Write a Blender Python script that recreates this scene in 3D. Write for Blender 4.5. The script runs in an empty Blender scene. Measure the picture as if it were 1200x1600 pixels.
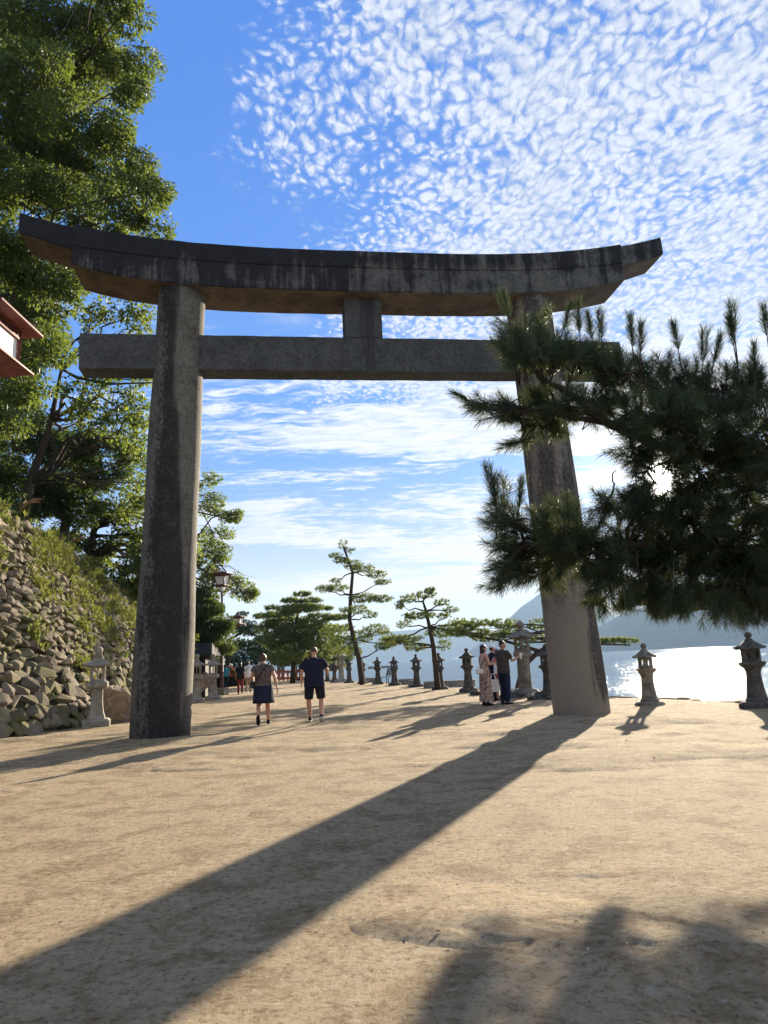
import bpy, bmesh, math, random
import numpy as np
from mathutils import Vector, Matrix, noise as mnoise
R_ = math.radians
random.seed(7)
S = bpy.context.scene
COL = S.collection
# ------------------------------------------------------------------ camera
PITCH, ROLL, FPX = 0.2037, -0.048, 1129.07
CAMZ = 1.4
cam_d = bpy.data.cameras.new('camera'); cam = bpy.data.objects.new('camera', cam_d); COL.objects.link(cam)
cam_d.sensor_fit = 'HORIZONTAL'; cam_d.sensor_width = 36; cam_d.lens = 36*FPX/1200
cam_d.clip_start = .05; cam_d.clip_end = 40000
_cp, _sp, _cr, _sr = math.cos(PITCH), math.sin(PITCH), math.cos(ROLL), math.sin(ROLL)
_R0, _U0, _B = Vector((1, 0, 0)), Vector((0, -_sp, _cp)), Vector((0, -_cp, -_sp))
_R = _R0*_cr+_U0*_sr; _U = -_R0*_sr+_U0*_cr
m4 = Matrix((_R, _U, _B)).transposed().to_4x4(); m4.translation = (0, 0, CAMZ)
cam.matrix_world = m4
S.camera = cam
def at(px, py, Y):
    d = _R*((px-600)/FPX)+_U*((800-py)/FPX)-_B
    return Vector((0, 0, CAMZ))+d*(Y/d.y)
def gnd(px, py, z=0.0):
    d = _R*((px-600)/FPX)+_U*((800-py)/FPX)-_B
    return Vector((0, 0, CAMZ))+d*((z-CAMZ)/d.z)
# ------------------------------------------------------------------ node helper
class NT:
    def __init__(s, t): s.t = t; s.n = t.nodes; s.l = t.links; s.n.clear()
    def add(s, typ, **kw):
        n = s.n.new(typ)
        for k, v in kw.items(): setattr(n, k, v)
        return n
    def put(s, sock, v):
        if isinstance(v, bpy.types.NodeSocket): s.l.new(v, sock)
        elif isinstance(v, bpy.types.Node): s.l.new(v.outputs[0], sock)
        elif v is not None:
            if isinstance(v, (tuple, list)) and len(v) == 3 and sock.type == 'RGBA': v = (*v, 1)
            sock.default_value = v
    def math(s, op, a, b=None, c=None, clamp=False):
        n = s.add('ShaderNodeMath', operation=op, use_clamp=clamp); s.put(n.inputs[0], a)
        if b is not None: s.put(n.inputs[1], b)
        if c is not None: s.put(n.inputs[2], c)
        return n.outputs[0]
    def vm(s, op, a, b=None, out=0, scale=None):
        n = s.add('ShaderNodeVectorMath', operation=op); s.put(n.inputs[0], a)
        if b is not None: s.put(n.inputs[1], b)
        if scale is not None: s.put(n.inputs['Scale'], scale)
        return n.outputs[out]
    def mix(s, f, a, b, mode='MIX', clamp=False):
        n = s.add('ShaderNodeMix', data_type='RGBA', blend_type=mode, clamp_result=clamp)
        s.put(n.inputs[0], f); s.put(n.inputs[6], a); s.put(n.inputs[7], b); return n.outputs[2]
    def ss(s, v, a, b, lo=0.0, hi=1.0):
        n = s.add('ShaderNodeMapRange', interpolation_type='SMOOTHSTEP')
        s.put(n.inputs[0], v); n.inputs[1].default_value = a; n.inputs[2].default_value = b
        n.inputs[3].default_value = lo; n.inputs[4].default_value = hi; return n.outputs[0]
    def noise(s, vec, scale, detail=2, rough=.5, dist=0, out=0):
        n = s.add('ShaderNodeTexNoise'); s.put(n.inputs['Vector'], vec)
        n.inputs['Scale'].default_value = scale; n.inputs['Detail'].default_value = detail
        n.inputs['Roughness'].default_value = rough; n.inputs['Distortion'].default_value = dist
        return n.outputs[out]
    def vor(s, vec, scale, feature='F1', out='Distance', smooth=None, rnd=1.0):
        n = s.add('ShaderNodeTexVoronoi', feature=feature); s.put(n.inputs['Vector'], vec)
        n.inputs['Scale'].default_value = scale; n.inputs['Randomness'].default_value = rnd
        if smooth is not None: n.inputs['Smoothness'].default_value = smooth
        return n.outputs[out]
    def mp(s, vec, scale=(1, 1, 1), rot=(0, 0, 0), loc=(0, 0, 0)):
        n = s.add('ShaderNodeMapping'); s.put(n.inputs[0], vec)
        n.inputs['Location'].default_value = loc; n.inputs['Rotation'].default_value = rot; n.inputs['Scale'].default_value = scale
        return n.outputs[0]
    def comb(s, x, y, z):
        n = s.add('ShaderNodeCombineXYZ'); s.put(n.inputs[0], x); s.put(n.inputs[1], y); s.put(n.inputs[2], z); return n.outputs[0]
    def sep(s, v):
        n = s.add('ShaderNodeSeparateXYZ'); s.put(n.inputs[0], v); return n.outputs
    def bump(s, h, strength=.5, dist=.02, normal=None):
        n = s.add('ShaderNodeBump'); s.put(n.inputs['Height'], h); n.inputs['Strength'].default_value = strength
        n.inputs['Distance'].default_value = dist
        if normal is not None: s.put(n.inputs['Normal'], normal)
        return n.outputs[0]
    def coord(s, which='Object'): return s.add('ShaderNodeTexCoord').outputs[which]

def mat(name, fn):
    m = bpy.data.materials.new(name); m.use_nodes = True; t = NT(m.node_tree)
    out = t.add('ShaderNodeOutputMaterial'); r = fn(t)
    t.l.new(r, out.inputs['Surface']); return m
def princ(t, col, rough=.8, normal=None, spec=.3, metal=0.0, **kw):
    p = t.add('ShaderNodeBsdfPrincipled'); t.put(p.inputs['Base Color'], col); t.put(p.inputs['Roughness'], rough)
    p.inputs['Specular IOR Level'].default_value = spec; p.inputs['Metallic'].default_value = metal
    if normal is not None: t.put(p.inputs['Normal'], normal)
    for k, v in kw.items(): t.put(p.inputs[k], v)
    return p.outputs[0]
# ------------------------------------------------------------------ world, sun, exposure
SUN = Vector((.375, .90308, .2090)).normalized()       # lamp direction
SUNV = Vector((.36215, .90808, .21031)).normalized()   # visible disc in the sky
W = bpy.data.worlds.new('World'); S.world = W; W.use_nodes = True
def world():
    t = NT(W.node_tree); out = t.add('ShaderNodeOutputWorld'); bg = t.add('ShaderNodeBackground')
    sky = t.add('ShaderNodeTexSky', sky_type='NISHITA', sun_disc=False, sun_elevation=R_(12.1), sun_rotation=R_(21.9),
                air_density=1.0, dust_density=.6, ozone_density=3.0)
    D = t.coord('Generated'); x, y, z = t.sep(D)
    zz = t.math('ADD', t.math('MAXIMUM', z, 0.0), .045)
    P = t.comb(t.math('DIVIDE', x, zz), t.math('DIVIDE', y, zz), 0.0)
    px, py, _ = t.sep(P)
    elev = t.math('MAXIMUM', z, 0.0)
    # ---- blue: deepen, then pale towards the horizon
    blue = t.mix(1.0, sky, (.42, .80, 1.55), 'MULTIPLY')
    blue = t.mix(.9, blue, t.mix(t.ss(elev, .12, .72), (.50, 1.62, 3.9), (.30, 1.12, 3.55)))
    hz = t.ss(elev, .0, .36, 1.0, 0.0)
    base = t.mix(t.math('MULTIPLY', t.math('POWER', hz, 1.7), .92), blue, (4.7, 4.55, 3.8))
    # ---- altocumulus field (upper right): two warped cell layers, small rippled puffs
    warp = t.noise(P, 3.0, 4, .6, out=1)
    Pw = t.vm('ADD', P, t.vm('SCALE', t.vm('SUBTRACT', warp, (.5, .5, .5)), scale=.13))
    Pr = t.mp(Pw, (1.0, .75, 1), (0, 0, R_(-32)))
    w2 = t.vm('ADD', Pr, t.vm('SCALE', t.vm('SUBTRACT', t.noise(Pr, 30, 3, .6, out=1), (.5, .5, .5)), scale=.030))
    cell = t.vor(w2, 58, 'SMOOTH_F1', smooth=.45)
    fine = t.noise(w2, 105, 6, .72, .5); mid = t.noise(w2, 9, 4, .6, .4)
    cc = t.math('ADD', t.math('ADD', t.math('MULTIPLY', fine, .52), t.math('MULTIPLY', mid, .40)), t.math('MULTIPLY', t.math('SUBTRACT', .75, cell), .52))
    big = t.noise(P, 1.7, 4, .6, .4)
    big2 = t.noise(t.mp(P, (1, 1, 1), (0, 0, 0), (7, 3, 0)), 3.6, 4, .6)
    reg = t.math('ADD', t.math('ADD', t.math('ADD', t.math('MULTIPLY', px, 1.0), t.ss(y, .1, -.35, 0, 1.2)), t.math('MULTIPLY', py, .05)), t.math('MULTIPLY', t.math('SUBTRACT', big, .5), 1.3))  # y term adds unseen cloud behind the camera, as neutral fill light
    regm = t.ss(reg, -.22, .38)
    cover = t.math('ADD', t.math('MULTIPLY', regm, .30), t.math('MULTIPLY', t.math('SUBTRACT', big2, .5), .55))
    dens = t.ss(t.math('ADD', cc, cover), .59, .95)
    dens = t.math('MULTIPLY', t.math('MULTIPLY', dens, t.ss(regm, .0, .25)), t.ss(elev, .27, .36))
    # ---- streaky banks lower down
    Ps = t.mp(Pw, (.40, 1.0, 1), (0, 0, R_(14)))
    s1 = t.noise(t.vm('ADD', Ps, (1.7, .6, 0)), 1.0, 7, .60, 1.3); s1 = t.math('ADD', s1, t.ss(elev, .42, .20, 0, .035))
    rip = t.noise(t.mp(Pw, (.9, 2.2, 1), (0, 0, R_(-22))), 8, 4, .62, .8)
    st = t.ss(t.math('ADD', s1, t.math('MULTIPLY', t.math('SUBTRACT', rip, .5), .34)), .478, .60)
    st = t.math('MULTIPLY', st, t.ss(elev, .50, .36))
    st = t.math('MULTIPLY', st, t.math('MULTIPLY', t.ss(elev, .03, .10), t.ss(reg, -1.7, -.2)))
    den = t.math('MAXIMUM', t.math('MULTIPLY', dens, .88), t.math('MULTIPLY', st, .96))
    ccol = t.mix(t.ss(elev, .05, .34), (4.2, 3.95, 3.2), (3.9, 4.1, 4.5))
    shade = t.ss(t.math('ADD', t.math('MULTIPLY', cc, 1.0), t.math('MULTIPLY', rip, .25)), .45, 1.0, .52, 1.08)
    ccol = t.mix(1.0, ccol, t.comb(shade, t.math('ADD', t.math('MULTIPLY', shade, .85), .15), t.math('ADD', t.math('MULTIPLY', shade, .6), .4)), 'MULTIPLY')
    ccol = t.mix(t.ss(elev, .44, .34), ccol, t.mix(t.ss(elev, .05, .3), (4.7, 4.4, 3.7), t.mix(t.ss(rip, .35, .62), (3.1, 3.5, 4.3), (4.4, 4.5, 4.7))))
    col = t.mix(den, base, ccol)
    # ---- glow and disc of the sun
    dt = t.math('MAXIMUM', t.vm('DOT_PRODUCT', t.vm('NORMALIZE', D), tuple(SUNV), out=1), 0.0)
    g1 = t.math('MULTIPLY', t.math('POWER', dt, 10), .45)
    g2 = t.math('MULTIPLY', t.math('POWER', dt, 160), 3.0)
    g3 = t.math('MULTIPLY', t.math('POWER', dt, 4000), 60.0)
    disc = t.math('MULTIPLY', t.ss(dt, math.cos(R_(.42)), math.cos(R_(.25))), 1200.0)
    gs = t.math('ADD', t.math('ADD', g1, g2), t.math('ADD', g3, disc))
    glow = t.vm('SCALE', (1.0, .93, .78), scale=gs)
    col = t.mix(1.0, col, glow, 'ADD')
    # the half of the sky behind the camera has cloud added as fill light; ground colour below
    t.put(bg.inputs['Color'], col); bg.inputs['Strength'].default_value = .0535
    t.l.new(bg.outputs[0], out.inputs['Surface'])
world()
sd = bpy.data.lights.new('sun', 'SUN'); sd.energy = 5.0; sd.angle = R_(.55); sd.color = (1.0, .86, .66)
so = bpy.data.objects.new('sun', sd); COL.objects.link(so); so.rotation_euler = SUN.to_track_quat('Z', 'Y').to_euler()
so.location = (20, 50, 30)
S.view_settings.view_transform = 'Standard'; S.view_settings.look = 'None'; S.view_settings.exposure = 2.06; S.view_settings.gamma = 1
S.render.engine = 'CYCLES'
S.cycles.max_bounces = 6; S.cycles.transparent_max_bounces = 8; S.cycles.volume_bounces = 0
S.cycles.sample_clamp_indirect = 6; S.cycles.sample_clamp_direct = 0
# ------------------------------------------------------------------ numpy perlin
_rs = np.random.RandomState(3); _perm = _rs.permutation(256); _g2 = np.stack([np.cos(_rs.rand(256)*6.283), np.sin(_rs.rand(256)*6.283)], 1)
def perlin(x, y):
    x = np.asarray(x, float); y = np.asarray(y, float)
    xi = np.floor(x).astype(int); yi = np.floor(y).astype(int); xf = x-xi; yf = y-yi
    def gr(a, b, dx, dy):
        h = _perm[(_perm[a & 255]+b) & 255]; g = _g2[h]; return g[..., 0]*dx+g[..., 1]*dy
    u = xf*xf*xf*(xf*(xf*6-15)+10); v = yf*yf*yf*(yf*(yf*6-15)+10)
    a = gr(xi, yi, xf, yf); b = gr(xi+1, yi, xf-1, yf); c = gr(xi, yi+1, xf, yf-1); d = gr(xi+1, yi+1, xf-1, yf-1)
    return (a+u*(b-a))*(1-v)+(c+u*(d-c))*v
def gh(x, y):
    x = np.asarray(x, float); y = np.asarray(y, float)
    h = .075*perlin(x*.16+3.3, y*.27+1.7)+.045*perlin(x*.45, y*.6+8)+.018*perlin(x*1.3+5, y*1.5)+.007*perlin(x*3.7, y*4.1)
    # low terraces worn by puddles
    r = np.hypot((x+.9)*.5, y-7.6); h = h-.085*np.exp(-(r/2.1)**6)
    r = np.hypot((x+2.4)*.6, y-5.0); h = h-.06*np.exp(-(r/1.2)**6)
    q = perlin(x*.34+1.3, y*.62+2.2)+.35*perlin(x*1.1, y*1.7+6); h = h+.031*np.tanh(q*3.4)*np.clip((30-y)/12, .25, 1)
    q = perlin(x*.8+9.1, y*1.25+4.4); h = h+.008*np.tanh(q*4)
    # grit, only meaningful close up
    h = h+np.where(y < 16, (.0035*perlin(x*11, y*11+3)+.0022*perlin(x*27+9, y*22)), 0)
    f = np.clip((46-y)/14, 0, 1)*np.clip((.70-np.abs(x)/(y+2.0))/.06, 0, 1)
    d = np.clip((perlin(x*4.3+2, y*4.9)-.20)*7, 0, 1)*np.clip((perlin(x*.9+7, y*.9)+.12)*4, 0, 1); h = h-.008*d*(y < 15)
    # a little sand heaped round the left leg of the gate
    h = h+.05*np.exp(-((x+4.6)/1.15)**2-((y-16.0)/1.1)**2)
    return h*f
def gz(x, y): return float(gh(x, y))
# ------------------------------------------------------------------ objects
def link(o, parent=None):
    COL.objects.link(o)
    if parent is not None: o.parent = parent
    return o
def tag(o, label=None, cat=None, group=None, kind=None):
    if label: o['label'] = label
    if cat: o['category'] = cat
    if group: o['group'] = group
    if kind: o['kind'] = kind
    return o
def thing(name, label, cat, loc=(0, 0, 0), rz=0.0, group=None):
    o = bpy.data.objects.new(name, None); COL.objects.link(o); o.location = loc; o.rotation_euler = (0, 0, rz); o.empty_display_size = .2
    return tag(o, label, cat, group)
def copy_tree(o, parent=None):
    c = o.copy(); COL.objects.link(c); c.parent = parent
    for ch in list(o.children): copy_tree(ch, c)
    return c
def np_mesh(name, V, F, material, parent=None, smooth=False, k=None):
    """V (n,3), F (m,k) same-size faces"""
    V = np.ascontiguousarray(V, dtype=np.float32); F = np.ascontiguousarray(F, dtype=np.int32); k = F.shape[1]; m = F.shape[0]
    me = bpy.data.meshes.new(name); me.vertices.add(len(V)); me.vertices.foreach_set('co', V.ravel())
    me.loops.add(m*k); me.loops.foreach_set('vertex_index', F.ravel())
    me.polygons.add(m); me.polygons.foreach_set('loop_start', np.arange(0, m*k, k, dtype=np.int32))
    me.polygons.foreach_set('loop_total', np.full(m, k, dtype=np.int32))
    me.update(calc_edges=True); me.polygons.foreach_set('use_smooth', np.full(m, smooth, dtype=bool))
    me.materials.append(material); me.validate()
    return link(bpy.data.objects.new(name, me), parent)
class MB:
    def __init__(s): s.v = []; s.f = []
    def add(s, V, F):
        o = len(s.v); s.v.extend([tuple(p) for p in V]); s.f.extend([tuple(i+o for i in f) for f in F])
    def box(s, c, d, rz=0.0, taper=1.0, ch=0.0):
        cx, cy, cz = c; hx, hy, hz = d[0]/2, d[1]/2, d[2]/2; V = []
        if ch > 0:   # chamfered block
            rings = [(-hz, -ch), (-hz+ch, 0), (hz-ch, 0), (hz, -ch)]
            cr, sr = math.cos(rz), math.sin(rz)
            for z, ins in rings:
                k = 1 if z < 0 else taper
                X, Y = hx*k+ins, hy*k+ins; c2 = ch*.7
                for a, b in ((X-c2, -Y), (X, -Y+c2), (X, Y-c2), (X-c2, Y), (-X+c2, Y), (-X, Y-c2), (-X, -Y+c2), (-X+c2, -Y)):
                    V.append((cx+a*cr-b*sr, cy+a*sr+b*cr, cz+z))
            F = [tuple(reversed(range(8)))]+[tuple(range(24, 32))]
            for r in range(3):
                for i in range(8): F.append((r*8+i, r*8+(i+1) % 8, r*8+8+(i+1) % 8, r*8+8+i))
            s.add(V, F); return
        cr, sr = math.cos(rz), math.sin(rz)
        for z in (-hz, hz):
            k = 1 if z < 0 else taper
            for a, b in ((-hx, -hy), (hx, -hy), (hx, hy), (-hx, hy)):
                a *= k; b *= k; V.append((cx+a*cr-b*sr, cy+a*sr+b*cr, cz+z))
        s.add(V, [(3, 2, 1, 0), (4, 5, 6, 7), (0, 1, 5, 4), (1, 2, 6, 5), (2, 3, 7, 6), (3, 0, 4, 7)])
    def lathe(s, prof, n=16, c=(0, 0, 0), rot=0.0, sx=1.0, sy=1.0):
        V = []; F = []
        for r, z in prof:
            for i in range(n):
                a = rot+2*math.pi*i/n; V.append((c[0]+r*sx*math.cos(a), c[1]+r*sy*math.sin(a), c[2]+z))
        m = len(prof)
        for j in range(m-1):
            for i in range(n): F.append((j*n+i, j*n+(i+1) % n, (j+1)*n+(i+1) % n, (j+1)*n+i))
        F.append(tuple(reversed(range(n)))); F.append(tuple(range((m-1)*n, m*n)))
        s.add(V, F)
    def tube(s, pts, rads, n=8, ref=(1, 0, 0)):
        pts = [Vector(p) for p in pts]; V = []; F = []; m = len(pts)
        if not isinstance(rads, (list, tuple)): rads = [rads]*m
        for j, p in enumerate(pts):
            t = (pts[min(j+1, m-1)]-pts[max(j-1, 0)])
            t = t.normalized() if t.length > 1e-9 else Vector((0, 0, 1))
            X = Vector(ref)
            if abs(t.dot(X)) > .92: X = Vector((0, 1, 0))
            a = (X-t*X.dot(t)).normalized(); b = t.cross(a)
            r = rads[j]; ra, rb = r if isinstance(r, (tuple, list)) else (r, r)
            for i in range(n):
                q = 2*math.pi*i/n; V.append(p+a*(ra*math.cos(q))+b*(rb*math.sin(q)))
        for j in range(m-1):
            for i in range(n): F.append((j*n+i, j*n+(i+1) % n, (j+1)*n+(i+1) % n, (j+1)*n+i))
        F.append(tuple(reversed(range(n)))); F.append(tuple(range((m-1)*n, m*n)))
        s.add(V, F)
    def ball(s, c, r, nu=14, nv=9):
        rx, ry, rz = (r, r, r) if not isinstance(r, (tuple, list)) else r
        V = [(c[0], c[1], c[2]-rz)]
        for j in range(1, nv):
            ph = -math.pi/2+math.pi*j/nv
            for i in range(nu):
                a = 2*math.pi*i/nu; V.append((c[0]+rx*math.cos(ph)*math.cos(a), c[1]+ry*math.cos(ph)*math.sin(a), c[2]+rz*math.sin(ph)))
        V.append((c[0], c[1], c[2]+rz)); F = []
        for i in range(nu): F.append((0, 1+(i+1) % nu, 1+i)); F.append((len(V)-1, 1+(nv-2)*nu+i, 1+(nv-2)*nu+(i+1) % nu))
        for j in range(nv-2):
            for i in range(nu): F.append((1+j*nu+i, 1+j*nu+(i+1) % nu, 1+(j+1)*nu+(i+1) % nu, 1+(j+1)*nu+i))
        s.add(V, F)
    def build(s, name, material, parent=None, smooth=True, angle=35, jitter=0.0, jscale=3.0):
        me = bpy.data.meshes.new(name); v = s.v
        if jitter:
            v = [tuple(Vector(p)+mnoise.noise_vector(Vector(p)*jscale)*jitter) for p in v]
        me.from_pydata(v, [], s.f); me.update(); me.materials.append(material)
        me.polygons.foreach_set('use_smooth', [smooth]*len(me.polygons))
        if smooth and angle < 180: me.set_sharp_from_angle(angle=R_(angle))
        return link(bpy.data.objects.new(name, me), parent)
def remesh(o, voxel, smooth=4):
    m = o.modifiers.new('r', 'REMESH'); m.mode = 'VOXEL'; m.voxel_size = voxel; m.use_smooth_shade = True
    if smooth: k = o.modifiers.new('s', 'SMOOTH'); k.iterations = smooth; k.factor = .5
    bpy.context.view_layer.update()
    dg = bpy.context.evaluated_depsgraph_get(); me = bpy.data.meshes.new_from_object(o.evaluated_get(dg))
    mt = o.data.materials[0]; o.modifiers.clear(); o.data = me
    if not me.materials: me.materials.append(mt)
    me.name = o.name
    return o
# ------------------------------------------------------------------ materials
def m_ground(t):
    c = t.coord('Object')
    n1 = t.noise(c, .35, 4, .55, .5); n2 = t.noise(c, 2.2, 5, .6, .3); n3 = t.noise(c, 60, 3, .7); n4 = t.noise(c, 230, 2, .7)
    col = t.mix(n1, (.68, .50, .285), (.92, .735, .48))
    col = t.mix(t.ss(n2, .46, .62, 0, .8), col, (.50, .345, .19)); col = t.mix(t.ss(t.noise(c, 5.5, 5, .7), .56, .66, 0, .6), col, (.92, .78, .58))
    col = t.mix(t.ss(n3, .56, .80, 0, .6), col, (.20, .15, .11))
    col = t.mix(t.ss(n4, .62, .80, 0, .8), col, (.80, .72, .60))
    n5 = t.noise(c, 17, 9, .84, .2); n6 = t.noise(c, 5, 8, .80, .4)
    col = t.mix(t.ss(n5, .515, .59, 0, .66), col, (.23, .15, .075)); col = t.mix(t.ss(n5, .47, .40, 0, .55), col, (.92, .80, .62))
    col = t.mix(t.ss(n6, .53, .62, 0, .38), col, (.30, .20, .11))
    # scuffs and raked scratches: stretched noise in two directions, gated
    a = t.noise(t.mp(c, (1, .22, 1), (0, 0, R_(62))), 22, 3, .6, 1.2)
    b = t.noise(t.mp(c, (1, .2, 1), (0, 0, R_(-48))), 16, 3, .6, 1.5)
    gate = t.ss(t.noise(c, .9, 2), .38, .60)
    scr = t.math('ADD', t.math('MULTIPLY', a, gate), t.math('MULTIPLY', b, t.math('SUBTRACT', 1.0, gate)))
    # shoe-tread patches
    wv = t.add('ShaderNodeTexWave', bands_direction='DIAGONAL'); t.put(wv.inputs['Vector'], c)
    wv.inputs['Scale'].default_value = 16; wv.inputs['Distortion'].default_value = 6; wv.inputs['Detail'].default_value = 2
    tg = t.ss(t.vor(t.mp(c, (1, 1, 1), (0, 0, .4)), 1.9), .06, .20, 1, 0)
    tread = t.math('MULTIPLY', wv.outputs['Fac'], tg)
    pit = t.noise(c, 15, 8, .74, .5); gr = t.noise(c, 45, 5, .75)
    sheet = t.ss(n2, .35, .62)
    h = t.math('ADD', t.math('MULTIPLY', pit, 1.35), t.math('ADD', t.math('MULTIPLY', gr, .40), t.math('ADD', t.math('MULTIPLY', scr, .42), t.math('MULTIPLY', tread, .24))))
    h = t.math('ADD', h, t.math('MULTIPLY', t.ss(n3, .6, .75), .10)); h = t.math('SUBTRACT', h, t.math('MULTIPLY', n5, 2.2))
    nb = t.bump(h, 1.0, .16)
    return princ(t, col, .95, nb, spec=.12)
M = {}
M['ground'] = mat('sandy_ground', m_ground)
M['ground_grit'] = mat('grit', lambda t: princ(t, t.mix(t.add('ShaderNodeNewGeometry').outputs['Random Per Island'], (.25, .18, .12), (.6, .52, .42)), .9))
def m_stone(base, dark, moss=None, scale=1.0, mossy=.5, bumpd=.02):
    def f(t):
        c = t.coord('Object'); oi = t.add('ShaderNodeObjectInfo')
        c = t.vm('ADD', c, t.vm('SCALE', (3.1, 7.7, 1.3), scale=t.math('MULTIPLY', oi.outputs['Random'], 10.0)))
        n = t.noise(c, 3*scale, 6, .65, .3); g = t.noise(c, 120, 2, .8); b = t.noise(c, 14*scale, 5, .7)
        col = t.mix(t.ss(n, .38, .66), dark, base)
        col = t.mix(t.ss(g, .6, .72, 0, .45), col, tuple(x*.35 for x in base)); col = t.mix(t.ss(b, .6, .8, 0, .4), col, tuple(min(1, x*1.35) for x in base))
        if moss: col = t.mix(t.math('MULTIPLY', t.ss(t.noise(c, 2.1*scale, 5, .7), .5, .64), mossy), col, moss)
        return princ(t, col, .88, t.bump(t.math('ADD', b, t.math('MULTIPLY', g, .25)), .7, bumpd), spec=.2)
    return f
M['lantern_light'] = mat('pale_granite', m_stone((.34, .31, .255), (.22, .20, .165), (.13, .12, .07), 1.5, .35))
M['lantern_dark'] = mat('dark_weathered_granite', m_stone((.13, .115, .095), (.05, .047, .042), (.07, .07, .04), 2, .5))
M['big_lantern'] = mat('grey_lichened_granite', m_stone((.26, .235, .19), (.12, .11, .09), (.14, .13, .08), 2, .5))
M['block'] = mat('block_stone', m_stone((.30, .28, .25), (.16, .15, .14), None, 2))
M['boulder'] = mat('brown_boulder', m_stone((.36, .27, .19), (.17, .13, .10), (.16, .15, .07), 1.3, .3, .05))
def m_wall(t):
    c = t.coord('Object'); g = t.add('ShaderNodeNewGeometry'); ri = g.outputs['Random Per Island']
    n = t.noise(c, 3.5, 6, .7, .4); b = t.noise(c, 16, 6, .75)
    col = t.mix(ri, (.10, .08, .06), (.27, .22, .165)); col = t.mix(t.ss(n, .45, .7), col, (.13, .11, .09))
    col = t.mix(t.ss(t.noise(c, 60, 3, .7), .58, .7, 0, .5), col, (.55, .52, .46))
    mo = t.math('MULTIPLY', t.ss(t.noise(c, .9, 5, .7), .42, .58), t.ss(b, .35, .6))
    col = t.mix(t.math('MULTIPLY', mo, .85), col, (.13, .135, .035))
    return princ(t, col, .92, t.bump(b, .9, .05), spec=.15)
M['wall'] = mat('rubble_stone', m_wall)
M['soil'] = mat('dark_soil', lambda t: princ(t, t.mix(t.noise(t.coord(), 3, 5, .7), (.02, .02, .010), (.06, .06, .025)), 1.0, t.bump(t.noise(t.coord(), 9, 5), 1, .1)))
M['hill'] = mat('hill_soil', lambda t: princ(t, t.mix(t.noise(t.coord(), .8, 5, .7), (.03, .04, .014), (.07, .07, .03)), 1.0))
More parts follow.
